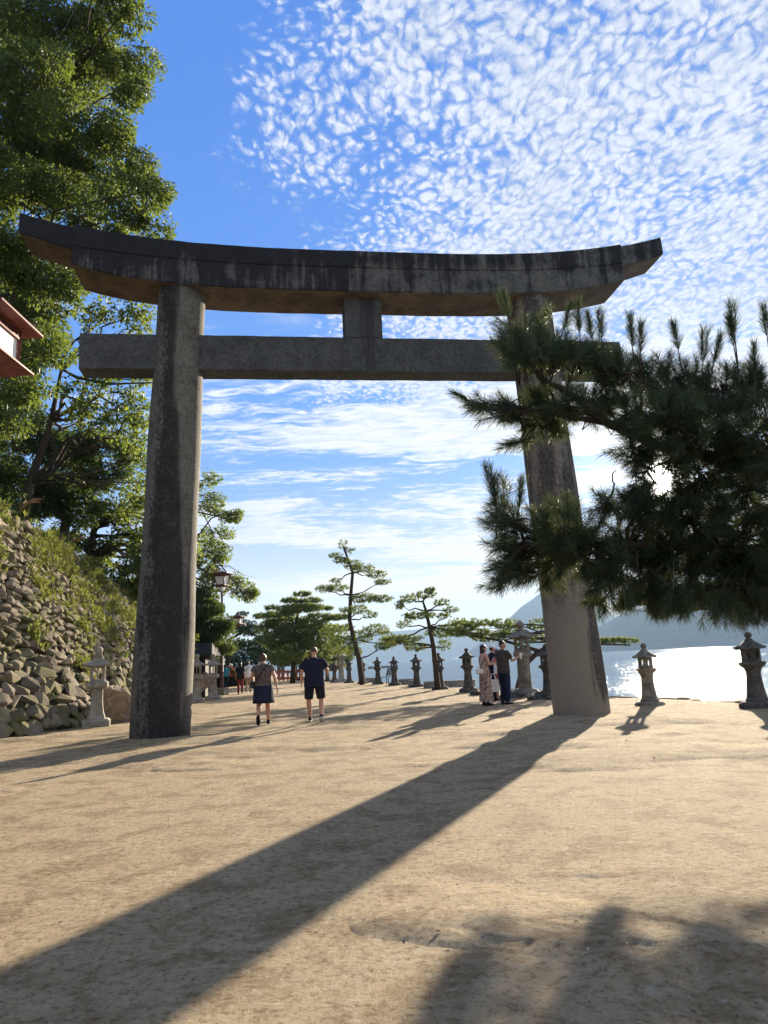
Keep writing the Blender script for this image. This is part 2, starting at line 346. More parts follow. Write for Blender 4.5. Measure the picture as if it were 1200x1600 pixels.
def m_torii(kind):
    def f(t):
        c = t.coord('Object'); x, y, z = t.sep(c)
        g = t.noise(c, 19, 8, .95); n = t.noise(c, 2.3, 6, .65, .3); m = t.noise(c, 13, 5, .7)
        base = t.mix(t.ss(n, .35, .68), *({'L': ((.17, .155, .125), (.115, .105, .085)), 'R': ((.19, .165, .13), (.13, .115, .095)), 'beam': ((.12, .118, .105), (.08, .08, .074)), 'n': ((.092, .094, .088), (.058, .06, .058))}[kind]))
        base = t.mix(t.ss(m, .40, .62), base, t.mix(1.0, base, (.62, .62, .63), 'MULTIPLY'))
        if kind == 'R': base = t.mix(t.ss(z, 0, 7, .85, .2), base, (.26, .22, .165))
        base = t.mix(t.ss(g, .55, .66, 0, .75), base, (.03, .03, .03)); base = t.mix(t.ss(g, .34, .45, .55, 0), base, (.22, .21, .185))
        st = t.noise(t.mp(c, (1, 1, .10)), 3.2, 5, .62, .2); st2 = t.noise(t.mp(c, (1, 1, .045)), 9, 4, .6)
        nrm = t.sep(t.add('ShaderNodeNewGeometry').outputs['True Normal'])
        if kind == 'L':
            e1 = t.math('ADD', x, t.math('MULTIPLY', t.math('ADD', t.math('SUBTRACT', st, .5), t.math('MULTIPLY', t.math('SUBTRACT', m, .5), .5)), .95))
            bandw = t.ss(z, 2.5, 9.6, 1.0, .42)
            a = t.ss(t.math('SUBTRACT', e1, t.math('MULTIPLY', t.ss(z, 0, 9, 1, 0), -.30)), -.16, .06)
            b = t.ss(t.math('SUBTRACT', e1, t.math('MULTIPLY', bandw, .52)), -.02, .16, 1, 0)
            mask = t.math('MULTIPLY', a, b); mask = t.math('MULTIPLY', mask, t.ss(t.math('ADD', m, t.math('MULTIPLY', t.math('SUBTRACT', n, .5), .6)), .28, .50, .74, 1))
            mask = t.math('MULTIPLY', mask, t.ss(y, .25, -.05))
            mask = t.math('MAXIMUM', mask, t.math('MULTIPLY', t.ss(t.math('ADD', z, t.math('MULTIPLY', st, 1.6)), 1.7, .7), .45))
            dark = (.019, .017, .018)
        elif kind == 'R':
            e1 = t.math('ADD', x, t.math('MULTIPLY', t.math('SUBTRACT', st, .5), .9))
            lo = t.math('MULTIPLY', t.ss(e1, .10, .24), t.ss(t.math('ADD', z, t.math('MULTIPLY', st2, .9)), .55, .9))
            up = t.math('MULTIPLY', t.ss(z, 2.0, 3.2), t.ss(t.math('ADD', st, t.math('MULTIPLY', m, .3)), .52, .72))
            mask = t.math('MULTIPLY', t.math('MAXIMUM', lo, up), t.ss(m, .35, .55, .55, .95)); dark = (.035, .03, .032)
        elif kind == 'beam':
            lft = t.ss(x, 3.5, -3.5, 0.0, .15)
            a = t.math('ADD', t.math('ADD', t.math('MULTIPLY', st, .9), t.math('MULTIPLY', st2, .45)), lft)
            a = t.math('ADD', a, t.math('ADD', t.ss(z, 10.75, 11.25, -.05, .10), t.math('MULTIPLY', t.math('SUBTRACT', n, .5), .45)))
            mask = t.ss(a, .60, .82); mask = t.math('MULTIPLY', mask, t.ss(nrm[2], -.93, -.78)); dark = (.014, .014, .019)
            base = t.mix(t.ss(nrm[2], -.78, -.93), base, t.mix(t.ss(t.noise(c, 1.6, 6, .7, .5), .35, .65), (.075, .058, .042), (.15, .11, .075)))  # undersides: warm ground bounce painted in as brown, besides the stone's own tint
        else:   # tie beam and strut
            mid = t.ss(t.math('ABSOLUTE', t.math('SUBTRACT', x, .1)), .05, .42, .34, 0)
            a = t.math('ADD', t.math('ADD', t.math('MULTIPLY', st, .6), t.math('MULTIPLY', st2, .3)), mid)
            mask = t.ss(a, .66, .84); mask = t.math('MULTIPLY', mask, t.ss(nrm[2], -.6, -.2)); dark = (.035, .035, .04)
        rug = t.ss(t.noise(c, 40, 3, .8), .55, .7, 1, .72)
        rug = t.math('MULTIPLY', rug, t.ss(g, .50, .62, 1, .68)); col = t.mix(t.math('MULTIPLY', mask, t.math('MULTIPLY', rug, .96)), base, dark)
        return princ(t, col, .9, t.bump(t.math('ADD', t.math('MULTIPLY', g, .5), t.math('ADD', m, t.math('MULTIPLY', n, 1.2))), .7, .02), spec=.2)
    return f
M['tl'] = mat('torii_leg_stained', m_torii('L')); M['tr'] = mat('torii_leg_sandy', m_torii('R'))
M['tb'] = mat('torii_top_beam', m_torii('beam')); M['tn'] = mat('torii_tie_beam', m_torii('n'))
def m_leaf(c1, c2, tr, k=.45, rough=.55, dry=0.0):
    def f(t):
        g = t.add('ShaderNodeNewGeometry'); ri = g.outputs['Random Per Island']
        n = t.noise(t.coord(), .7, 3, .6)
        col = t.mix(ri, c1, c2); col = t.mix(t.ss(n, .35, .65, 0, .5), col, tuple(x*1.5 for x in c2))
        if dry: col = t.mix(t.ss(ri, dry, dry-.01), col, (.26, .15, .06))
        p = princ(t, col, rough, spec=.35)
        d = t.add('ShaderNodeBsdfTranslucent'); t.put(d.inputs[0], t.mix(ri, tr, tuple(x*.7 for x in tr)))
        m = t.add('ShaderNodeMixShader'); m.inputs[0].default_value = k; t.l.new(p, m.inputs[1]); t.l.new(d.outputs[0], m.inputs[2]); return m.outputs[0]
    return f
M['camphor'] = mat('camphor_leaf', m_leaf((.014, .030, .008), (.040, .064, .014), (.27, .36, .05), .30))
M['maple'] = mat('light_leaf', m_leaf((.024, .05, .010), (.052, .09, .018), (.32, .40, .06), .36))
M['dark_leaf'] = mat('dark_leaf', m_leaf((.025, .045, .012), (.05, .08, .02), (.14, .2, .04), .4))
M['weed'] = mat('weed_leaf', m_leaf((.04, .06, .014), (.09, .10, .026), (.32, .36, .07), .36))
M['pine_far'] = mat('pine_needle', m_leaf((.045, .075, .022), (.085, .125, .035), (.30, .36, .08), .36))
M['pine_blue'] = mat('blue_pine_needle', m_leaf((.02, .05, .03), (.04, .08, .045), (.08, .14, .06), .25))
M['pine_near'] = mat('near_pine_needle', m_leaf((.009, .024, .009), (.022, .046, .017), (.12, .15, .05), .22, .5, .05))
M['bark'] = mat('bark', lambda t: princ(t, t.mix(t.noise(t.mp(t.coord(), (1, 1, .3)), 12, 5, .7), (.03, .024, .018), (.10, .08, .06)), .95, t.bump(t.noise(t.mp(t.coord(), (1, 1, .25)), 14, 5), .9, .03)))
M['pine_bark'] = mat('pine_bark', lambda t: princ(t, t.mix(t.noise(t.coord(), 18, 5, .7), (.028, .021, .016), (.085, .06, .045)), .95, t.bump(t.vor(t.coord(), 22), .9, .03)))
def plain(name, c, rough=.8, n=.15, sc=20, spec=.25, metal=0, bump=.25, bd=.004):
    def f(t):
        co = t.coord(); k = t.noise(co, sc, 4, .6)
        return princ(t, t.mix(t.ss(k, .3, .7), tuple(x*(1-n) for x in c), tuple(min(1, x*(1+n)) for x in c)), rough, t.bump(k, bump, bd), spec=spec, metal=metal)
    return mat(name, f)
M['maroon'] = plain('maroon_paint', (.10, .026, .022), .45, .2, 14, .4); M['redwood'] = plain('red_painted_wood', (.13, .035, .026), .55, .25, 12)
M['panel'] = plain('milky_panel', (.88, .86, .82), .5, .04, 5); M['skin'] = plain('skin', (.50, .27, .18), .6, .06, 12)
M['skin_tan'] = plain('tanned_skin', (.38, .20, .13), .6, .06, 12)
M['navy'] = plain('navy_cloth', (.010, .012, .028), .9, .25, 9, bump=.6, bd=.02); M['black'] = plain('black_cloth', (.012, .012, .015), .9, .2, 9, bump=.6, bd=.02)
M['navy_skirt'] = plain('navy_skirt_cloth', (.014, .016, .04), .9, .25, 9, bump=.6, bd=.02)
M['white_cloth'] = plain('white_cloth', (.72, .74, .80), .9, .06, 9, bump=.6, bd=.02); M['khaki'] = plain('khaki_cloth', (.30, .23, .15), .9, .12, 9)
M['wine'] = plain('wine_cloth', (.17, .02, .02), .9, .15, 9); M['orange'] = plain('orange_cloth', (.55, .13, .05), .9, .15, 9); M['teal'] = plain('teal_cloth', (.03, .20, .24), .9, .15, 9)
M['olive'] = plain('charcoal_olive_cloth', (.055, .05, .042), .9, .15, 9, bump=.6, bd=.02); M['jeans'] = plain('dark_denim', (.012, .018, .045), .9, .2, 20, bump=.5, bd=.01)
M['hair_black'] = plain('black_hair', (.008, .007, .007), .5, .3, 60, .5); M['hair_brown'] = plain('brown_hair', (.055, .028, .016), .5, .3, 60, .5); M['hair_red'] = plain('reddish_hair', (.16, .055, .03), .5, .3, 60, .5)
M['rubber'] = plain('white_rubber', (.62, .61, .58), .7, .08, 20); M['shoe'] = plain('black_shoe', (.012, .012, .013), .7, .2, 30); M['pink'] = plain('pink_cloth', (.45, .17, .15), .9, .1, 9)
M['leather'] = plain('black_leather', (.012, .011, .011), .45, .2, 40, .4); M['cream_leather'] = plain('cream_leather', (.60, .55, .46), .5, .08, 30, .4)
M['phone'] = plain('phone_case', (.02, .02, .025), .3, .1, 5, .5); M['cup'] = plain('pale_cup', (.75, .68, .6), .4, .05, 8)
M['dark_wood'] = plain('dark_stained_wood', (.018, .014, .012), .8, .3, 6); M['slate'] = plain('dark_roof_tile', (.022, .022, .022), .9, .25, 8); M['plaster'] = plain('grey_green_plaster', (.22, .29, .29), .9, .1, 5)
def m_blotch(c1, c2, c3, sc):
    def f(t):
        c = t.coord(); v = t.noise(c, sc, 4, .7, 1.5)
        col = t.mix(t.ss(v, .50, .56), c1, c2); col = t.mix(t.ss(t.noise(c, sc*1.7, 3, .7, 2), .60, .66), col, c3)
        return princ(t, col, .9, t.bump(t.noise(c, 10, 3), .6, .02), spec=.15)
    return f
M['floral'] = mat('floral_cloth', m_blotch((.40, .30, .235), (.10, .035, .035), (.20, .09, .075), 13))
M['speckled'] = mat('speckled_brown_cloth', m_blotch((.075, .055, .05), (.17, .13, .115), (.03, .022, .022), 24))
def m_bagprint(t):
    c = t.coord(); z = t.sep(c)[2]; v = t.noise(c, 7, 3, .6, 1)
    return princ(t, t.mix(t.ss(t.math('ADD', z, t.math('MULTIPLY', v, .2)), .26, .30, 1, 0), (.74, .74, .66), (.16, .40, .66)), .5, spec=.3)
M['bag'] = mat('printed_shopping_bag', m_bagprint)
def m_water(t):
    c = t.coord('Object')
    a = t.noise(t.mp(c, (1.0, 1.9, 1), (0, 0, R_(26))), 1.3, 6, .62, .5); b = t.noise(t.mp(c, (1, 1.6, 1), (0, 0, R_(-25))), 5.0, 6, .6, .6)
    h = t.math('ADD', t.math('MULTIPLY', a, 1.0), t.math('MULTIPLY', b, .32))
    puff = t.ss(t.noise(t.mp(c, (.25, 1, 1), (0, 0, R_(14))), .12, 4, .6), .40, .62, .03, .10)
    nb = t.bump(h, .8, .13)
    p = princ(t, (.18, .25, .30), .6, nb, spec=.0)
    g = t.add('ShaderNodeBsdfGlossy'); g.inputs['Color'].default_value = (.74, .76, .78, 1); t.put(g.inputs['Roughness'], puff); t.l.new(nb, g.inputs['Normal'])
    f = t.add('ShaderNodeFresnel'); f.inputs['IOR'].default_value = 1.33; t.l.new(nb, f.inputs['Normal'])
    m = t.add('ShaderNodeMixShader'); t.put(m.inputs[0], t.math('MULTIPLY', f.outputs[0], .27)); t.l.new(p, m.inputs[1]); t.l.new(g.outputs[0], m.inputs[2]); return m.outputs[0]
M['water'] = mat('sea_water', m_water)
M['mount'] = mat('wooded_hills', lambda t: princ(t, t.mix(t.noise(t.coord(), .004, 6, .7), (.02, .035, .018), (.05, .06, .03)), 1.0, t.bump(t.noise(t.coord(), .01, 5), .6, 30)))

# ------------------------------------------------------------------ setting: ground, sea, hills
EDGE = [(-60, 12.5), (-10, 11.6), (8, 10.4), (16.5, 9.1), (18.6, 8.55), (20.9, 7.8), (23.6, 6.6), (27, 5.8), (31, 4.3), (35, 3.2), (40, 2.2), (44, 1.0), (48, .1), (52, -1.2), (57, -2.9), (62, -4.3), (75, -6.5), (100, -11), (150, -26), (250, -60), (420, -150)]
_ey = np.array([e[0] for e in EDGE], float); _ex = np.array([e[1] for e in EDGE], float)
def edge(y): return np.interp(y, _ey, _ex)
def ground():
    rows = [1.15]
    while rows[-1] < 60: rows.append(rows[-1]*1.0062)
    ys = np.array(rows); ts = np.linspace(-.76, .76, 440)
    Y, T = np.meshgrid(ys, ts, indexing='ij'); X = T*(Y+2.0)
    E = edge(Y)+.05*perlin(Y*1.7, Y*.3); cl = X >= E; X = np.minimum(X, E); Z = gh(X, Y)
    nr, nc = X.shape; idx = np.arange(nr*nc).reshape(nr, nc)
    F = np.stack([idx[:-1, :-1], idx[:-1, 1:], idx[1:, 1:], idx[1:, :-1]], -1).reshape(-1, 4)
    bad = (cl[:-1, :-1] & cl[1:, :-1]).reshape(-1)
    g = np_mesh('ground', np.stack([X, Y, Z], -1).reshape(-1, 3), F[~bad], M['ground'], smooth=True); tag(g, kind='structure')
    V = []; F = []
    ys = [-60, -10, 1, 8, 16.5, 18.6, 20.9, 23.6, 27, 31, 35, 40, 44, 48, 52, 57, 62, 75, 100, 150, 250, 420]
    for y in ys:
        e = float(edge(y))
        for x in (-420, -60, e-3, e-.06): V.append((x, y, -.006))
    for j in range(len(ys)-1):
        for i in range(3):
            a = j*4+i; F.append((a, a+1, a+5, a+4))
    o = np_mesh('ground', V, F, M['ground']); tag(o, kind='structure')
ground()
def sea():
    ys = [9.0]
    while ys[-1] < 700: ys.append(ys[-1]*1.0068)
    ys = np.array(ys); ts = np.linspace(-.35, .75, 460); Y, T = np.meshgrid(ys, ts, indexing='ij'); X = T*(Y+14)
    c, s_ = math.cos(.45), math.sin(.45); U = X*c+Y*s_; V_ = -X*s_+Y*c
    far = np.clip((Y-20)/120, 0, 1); nr = np.clip((160-Y)/90, 0, 1)
    wav = lambda q: 1-2*np.abs(q)
    Z = .085*wav(perlin(U/3.1, V_/1.5))+.045*perlin(U/1.1+4, V_/.62)*nr+.016*perlin(U/.42, V_/.3+7)*np.clip((60-Y)/30, 0, 1)+.24*far*perlin(U/13, V_/6+3)+.12*far*perlin(U/5.5, V_/2.9)
    Z = -2.3+Z*np.clip((690-Y)/200, .0, 1)-.04
    n, m = X.shape; idx = np.arange(n*m).reshape(n, m)
    F = np.stack([idx[:-1, :-1], idx[:-1, 1:], idx[1:, 1:], idx[1:, :-1]], -1).reshape(-1, 4)
    tag(np_mesh('sea', np.stack([X, Y, Z], -1).reshape(-1, 3), F, M['water'], smooth=True), kind='structure')
    w = np_mesh('sea', [(-6400, -100, -2.75), (6400, -100, -2.75), (6400, 8800, -2.75), (-6400, 8800, -2.75)], [(0, 1, 2, 3)], M['water']); tag(w, kind='structure')
sea()

ROCKS = []
def _mkrocks():
    for k in range(26):
        rs = np.random.RandomState(100+k); bm = bmesh.new()
        for _ in range(17):
            p = rs.normal(size=3); p /= np.linalg.norm(p); p *= rs.uniform(.86, 1.05); p = np.sign(p)*np.abs(p)**.78
            bm.verts.new(p)
        bmesh.ops.convex_hull(bm, input=list(bm.verts))
        for v in [v for v in bm.verts if not v.link_faces]: bm.verts.remove(v)
        bmesh.ops.triangulate(bm, faces=bm.faces[:])
        bmesh.ops.bevel(bm, geom=bm.edges[:], offset=.09, segments=1, affect='EDGES', clamp_overlap=True)
        bmesh.ops.triangulate(bm, faces=bm.faces[:])
        bm.verts.index_update()
        ROCKS.append((np.array([v.co[:] for v in bm.verts]), np.array([[v.index for v in f.verts] for f in bm.faces])))
        bm.free()
_mkrocks()
class RockPile:
    def __init__(s): s.V = []; s.F = []; s.n = 0
    def put(s, c, A, k=None):
        """c centre, A 3x3 columns = half axes"""
        V, F = ROCKS[random.randrange(26) if k is None else k]
        s.V.append(V@np.array(A)+np.array(c)); s.F.append(F+s.n); s.n += len(V)
    def build(s, name, m, parent=None, smooth=False):
        return np_mesh(name, np.concatenate(s.V), np.concatenate(s.F), m, parent, smooth)
def rotax(yaw, a, b, c, tilt=0.0, roll=0.0):
    Mx = Matrix.Rotation(yaw, 3, 'Z') @ Matrix.Rotation(tilt, 3, 'Y') @ Matrix.Rotation(roll, 3, 'X')
    return [list(Mx.col[0]*a), list(Mx.col[1]*b), list(Mx.col[2]*c)]
# sea wall
def seawall():
    root = thing('sea_wall', 'low rough stone sea wall along the water side of the sandy promenade', 'sea wall')
    V = []; F = []; ys = [e[0] for e in EDGE]
    for y in ys:
        e = float(edge(y)); V += [(e-.05, y, -.05), (e+.25, y, -4.0)]
    for j in range(len(ys)-1): a = 2*j; F.append((a, a+1, a+3, a+2))
    np_mesh('wall_face', V, F, M['boulder'], root)
    rp = RockPile(); y = 9.0
    while y < 75:
        e = float(edge(y)); L = random.uniform(.22, .5); dx = (float(edge(y+.3))-e)/.3; yaw = math.atan2(1, dx)
        rp.put((e+random.uniform(-.03, .08), y, -.05+random.uniform(-.03, .03)), rotax(yaw, L, .2, random.uniform(.07, .12), 0, random.uniform(-.1, .1)))
        y += L*1.7*abs(math.sin(yaw))
    rp.build('capstones', M['boulder'], root)
seawall()
# mountains over the sea (real ridges, far away)
def ridge(name, pts, Y, depth, seed):
    """pts = (px, height m) crest; ridge body at distance Y"""
    xs = np.linspace(pts[0][0], pts[-1][0], 160); hs = np.interp(xs, [p[0] for p in pts], [p[1] for p in pts])
    X = (xs-600)/FPX*Y*1.02; V = []; nj = 13
    for j in range(nj):
        q = (j-nj//2)/(nj//2); f = (1-abs(q))**1.1
        n = perlin(X*.0025+seed, np.full_like(X, q*2.2+seed))*.30+perlin(X*.008+seed, np.full_like(X, q*5+seed))*.12+perlin(X*.03, np.full_like(X, q*11))*.03
        z = hs*(f*(1+n*(.25+abs(q)))) - 6*(abs(q) == 1)
        V.append(np.stack([X, np.full_like(X, Y+q*depth), z-2.3], -1))
    V = np.concatenate(V); n = 160; idx = np.arange(nj*n).reshape(nj, n)
    F = np.stack([idx[:-1, :-1], idx[:-1, 1:], idx[1:, 1:], idx[1:, :-1]], -1).reshape(-1, 4)
    tag(np_mesh(name, V, F, M['mount'], smooth=True), kind='structure')
ridge('mountains', [(700, 0), (740, 120), (775, 280), (800, 390), (830, 490), (850, 500), (880, 440), (930, 370), (990, 320), (1060, 330), (1130, 300), (1200, 260), (1300, 330), (1500, 200), (1700, 0)], 6000, 1400, 3)
ridge('hills', [(180, 0), (260, 120), (400, 220), (500, 260), (560, 300), (620, 310), (680, 330), (740, 270), (800, 240), (860, 180), (960, 100), (1040, 0)], 7600, 900, 9)
ridge('coast_hills', [(880, 0), (915, 120), (960, 190), (1040, 230), (1100, 250), (1180, 240), (1260, 270), (1400, 120), (1700, 80), (1900, 0)], 3600, 600, 14)
def pier():
    mb = MB(); P = at(575, 1043, 420); Q = at(622, 1041, 420)
    mb.box(((P.x+Q.x)/2, 420, -1.6), (abs(Q.x-P.x), 5, 1.3), ch=.3)
    for k in range(7): mb.box((P.x+(Q.x-P.x)*(k+.5)/7, 419, -2.6), (1, 2, 1.6))
    tag(mb.build('breakwater', M['block']), 'thin low grey breakwater far out on the water behind the stone lanterns', 'breakwater')
pier()
# hillside above the retaining wall
WB = [(0, -17.0), (8, -13.2), (14, -10.6), (17.5, -9.35), (21.6, -8.75), (26, -8.95), (32, -9.35), (38, -9.9), (46, -11.2)]
WT = [(0, 8.0), (14, 7.4), (22, 6.7), (28, 6.0), (33, 4.9), (38, 4.0), (46, 3.2)]
def wb(y): return float(np.interp(y, [p[0] for p in WB], [p[1] for p in WB]))
def wt(y): return float(np.interp(y, [p[0] for p in WT], [p[1] for p in WT]))
BAT = .50
def hillside():
    ys = np.linspace(0, 64, 65); V = []
    for y in ys:
        h = wt(min(y, 46)); f = min(1, max(0, (64-y)/16)); h *= f
        x0 = wb(min(y, 46))-BAT*h
        for i in range(14):
            d = i*2.2; V.append((x0-.25-d, y, h-.15+d*.42*f+.5*float(perlin(d*.3, y*.3))*min(1, d*.5)))
    n = 14; idx = np.arange(len(ys)*n).reshape(-1, n)
    F = np.stack([idx[:-1, 1:], idx[:-1, :-1], idx[1:, :-1], idx[1:, 1:]], -1).reshape(-1, 4)
    tag(np_mesh('hillside', V, F, M['hill'], smooth=True), kind='structure')
hillside()
def wallpt(y, z, out=0.0): return Vector((wb(y)-BAT*z+out, y, z))
def stone_wall():
    root = thing('stone_retaining_wall', 'sloping rubble stone retaining wall with weeds along the left of the path', 'stone wall')
    V = []; F = []; ys = np.linspace(0, 46, 60)
    for y in ys:
        for k in range(9): z = -.2+(wt(y)+.1)*k/8; V.append(wallpt(y, z, -.09))
    for j in range(len(ys)-1):
        for k in range(8): a = j*9+k; F.append((a, a+9, a+10, a+1))
    np_mesh('earth_backing', V, F, M['soil'], root)
    rp = RockPile(); z = .0
    tl = -math.atan(BAT)
    while z < 8:
        hgt = (.30 if z < 1.1 else .22 if z < 1.9 else .145)*random.uniform(.85, 1.2)
        y = 1+random.uniform(0, .5)
        while y < 46:
            L = random.uniform(.22, .54)*(1.05 if z < 1.9 else .85)*(1.5 if random.random() < .08 else 1)
            zz = z+random.uniform(-.10, .10)
            if zz < wt(y)+.05 and random.random() > .05:
                hh = hgt*random.uniform(.60, 1.15); p = wallpt(y, zz+hgt*.5, random.uniform(-.09, .06)-.03)
                sl = math.atan((wb(y+.5)-wb(y))/.5)
                rp.put(p, rotax(-sl+random.uniform(-.15, .15), random.uniform(.10, .17), L*.76, hh*.88, tl+random.uniform(-.18, .12), random.uniform(-.25, .15)-(.15 if z > 1.5 else 0)))
            y += L*1.08
        z += hgt*1.05
    rp.build('stones', M['wall'], root)
stone_wall()
# ------------------------------------------------------------------ torii
TC = Vector((-.3258, 16.8955, 0)); TYAW = .1455
def torii():
    root = thing('stone_torii', 'huge weathered grey stone torii gate spanning the sandy path', 'torii gate', TC, TYAW)
    def leg(sx, m, lab):
        V = []; F = []; n = 72; rows = 60
        for j in range(rows+1):
            z = -.2+10.75*j/rows; r = .645-(.645-.56)*(max(z, 0)/10.5)+.012*math.sin(z*1.3+sx)
            cx = sx*(4.7847-.0353*z)
            for i in range(n):
                a = 2*math.pi*i/n; k = 1+.012*mnoise.noise(Vector((math.cos(a)*1.5, math.sin(a)*1.5+sx*5, z*.8)))
                V.append((r*k*math.cos(a)-sx*.0353*z, r*k*math.sin(a), z))
        for j in range(rows):
            for i in range(n): F.append((j*n+i, j*n+(i+1) % n, (j+1)*n+(i+1) % n, (j+1)*n+i))
        o = np_mesh('leg', V, F, m, root, True); o.location = (sx*4.7847, 0, 0); tag(o, lab)
    leg(-1, M['tl'], 'left leg with a long black stain down its front'); leg(1, M['tr'], 'right leg, sandy brown at the foot')
    def beam(name, us, top, bot, half, m, rnd=.03):
        V = []; F = []; pr = 10
        for u in us:
            zt, zb, h = top(u), bot(u), half(u); r = rnd
            V += [(u, -h, zb+r), (u, -h, (zt+zb)/2), (u, -h, zt-r), (u, -h+r, zt), (u, h-r, zt), (u, h, zt-r), (u, h, (zt+zb)/2), (u, h, zb+r), (u, h-r, zb), (u, -h+r, zb)]
        nn = len(us)
        for j in range(nn-1):
            for i in range(pr): F.append((j*pr+i, (j+1)*pr+i, (j+1)*pr+(i+1) % pr, j*pr+(i+1) % pr))
        me = bpy.data.meshes.new(name); F2 = [tuple(range(pr)), tuple(reversed(range((nn-1)*pr, nn*pr)))]
        V = [tuple(Vector(v)+mnoise.noise_vector(Vector(v)*2.7)*.010) for v in V]
        me.from_pydata(V, [], F+F2); me.update(); me.materials.append(m)
        me.polygons.foreach_set('use_smooth', [True]*len(me.polygons)); me.set_sharp_from_angle(angle=R_(30))
        return link(bpy.data.objects.new(name, me), root)
    KL, SL = 8.1, 6.86
    top = lambda u: 11.42+.77*(abs(u)/KL)**3.3
    seam = lambda u: 10.95+.60*(abs(u)/KL)**3.3
    sbot = lambda u: 10.31+.51*(abs(u)/SL)**4
    us = list(np.linspace(-SL, SL, 90))
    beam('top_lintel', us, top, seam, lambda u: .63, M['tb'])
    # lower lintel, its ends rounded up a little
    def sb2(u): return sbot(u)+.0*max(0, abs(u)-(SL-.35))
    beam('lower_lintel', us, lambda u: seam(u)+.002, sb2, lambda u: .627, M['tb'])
    for sx in (-1, 1):
        ue = list(np.linspace(SL-.05, KL, 24)); ue = [sx*u for u in ue]
        if sx < 0: ue = ue[::-1]
        def eb(u):
            q = (abs(u)-SL)/(KL-SL); q = min(1, max(0, q)); return seam(u)-.03+.16*q
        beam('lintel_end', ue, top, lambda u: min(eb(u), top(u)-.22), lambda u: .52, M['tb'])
    beam('tie_beam', list(np.linspace(-6.69, 6.69, 60)), lambda u: 9.25, lambda u: 8.36, lambda u: .30, M['tn'], .02)
    mb = MB(); mb.box((0, 0, 9.87), (.93, .62, 1.26), ch=.02); mb.build('centre_strut', M['tn'], root, jitter=.004)
torii()
# ------------------------------------------------------------------ leaves and trees
def crown_mesh(name, clumps, parent, material, L, Wd, seed, sub=.38, dens=150, droop=.35, flat=1.0, fill=.5):
    """clumps: (centre Vector, radius). every clump -> sub clumps -> small folded leaves"""
    rs = np.random.RandomState(seed); P = []; Dn = []
    for c, r in clumps:
        ns = max(4, int(7*(r/sub/2.2)**2*fill*2))
        u = rs.normal(size=(ns, 3)); u /= np.linalg.norm(u, axis=1)[:, None]
        rad = r*(rs.uniform(.25, 1, size=(ns, 1))**.5); sc = np.array(c)+u*rad*np.array([1, 1, .85*flat])
        for s_ in sc:
            n = int(dens*rs.uniform(.5, 1.3)); q = rs.normal(size=(n, 3)); q /= np.linalg.norm(q, axis=1)[:, None]
            rr = sub*rs.uniform(.6, 1.25)*(rs.uniform(.2, 1, size=(n, 1))**.4)
            p = s_+q*rr*np.array([1.15, 1.15, .75*flat]); P.append(p); Dn.append(q)
    P = np.concatenate(P); q = np.concatenate(Dn); n = len(P)
    d = q*.6+rs.normal(size=(n, 3))*.55+np.array([0, 0, -droop]); d /= np.linalg.norm(d, axis=1)[:, None]
    up = rs.normal(size=(n, 3))*.7+np.array([0, 0, 1.0]); side = np.cross(d, up); side /= (np.linalg.norm(side, axis=1)[:, None]+1e-6)
    nr = np.cross(side, d); l = (L*rs.uniform(.6, 1.25, size=(n, 1))); w = l*Wd
    V = np.empty((n, 4, 3)); V[:, 0] = P; V[:, 1] = P+d*l*.45+side*w+nr*w*.35; V[:, 2] = P+d*l; V[:, 3] = P+d*l*.45-side*w+nr*w*.35
    F = np.arange(n*4).reshape(n, 4)
    return np_mesh(name, V.reshape(-1, 3), F, material, parent)
def wig(a, b, n=6, amp=.15, sag=0.0, seed=0):
    rs = random.Random(seed); a = Vector(a); b = Vector(b); L = (b-a).length; out = []
    for i in range(n+1):
        q = i/n; p = a.lerp(b, q); k = math.sin(math.pi*q)
        out.append(p+Vector((rs.uniform(-1, 1), rs.uniform(-1, 1), rs.uniform(-1, 1)))*amp*L*.25*k+Vector((0, 0, sag*L*k)))
    return out
def limbs(mb, trunk, clumps, r0, seed=0, skip=1, twigs=3):
    rs = random.Random(seed); trunk = [Vector(p) for p in trunk]
    m = len(trunk)
    for i, (c, r) in enumerate(clumps):
        if i % skip: continue
        c = Vector(c); best = min(range(1, m), key=lambda j: (trunk[j]-c).length+max(0, trunk[j].z-c.z+.5)*1.5)
        p0 = trunk[best]; L = (c-p0).length; rb = max(.02, r0*(.42-.2*best/m))
        path = wig(p0, c, 6, .5, .06, seed*31+i); mb.tube(path, [rb*(1-.75*k/6) for k in range(7)], 6)
        for k in range(twigs):
            e = c+Vector((rs.uniform(-1, 1), rs.uniform(-1, 1), rs.uniform(-.6, .9)))*r*.9
            mb.tube(wig(path[rs.choice((3, 4, 5, 6))], e, 4, .5, 0, seed*7+i*5+k), [rb*.35, rb*.28, rb*.2, rb*.12, rb*.06], 5)
def tree(name, label, cat, base, trunk, clumps, r0, material, L, Wd, seed, group=None, sub=.38, dens=150, droop=.35, flat=1.0, fill=.5, twigs=3, bark='bark', extra=None):
    base = Vector(base); root = thing(name, label, cat, base, 0, group); off = -base
    mb = MB(); T = [Vector(p)+off for p in trunk]; k = len(T)
    mb.tube(T, [r0*(1-.72*i/(k-1)) for i in range(k)], 10)
    C = [(Vector(c)+off, r) for c, r in clumps]; limbs(mb, T, C, r0, seed, 1, twigs)
    for e in (extra or []): mb.tube([Vector(p)+off for p in e[0]], [e[1]*(1-.7*i/(len(e[0])-1)) for i in range(len(e[0]))], 7)
    mb.build('trunk', M[bark], root, True, 180, jitter=.02, jscale=2)
    crown_mesh('crown', C, root, material, L, Wd, seed, sub, dens, droop, flat, fill)
    return root
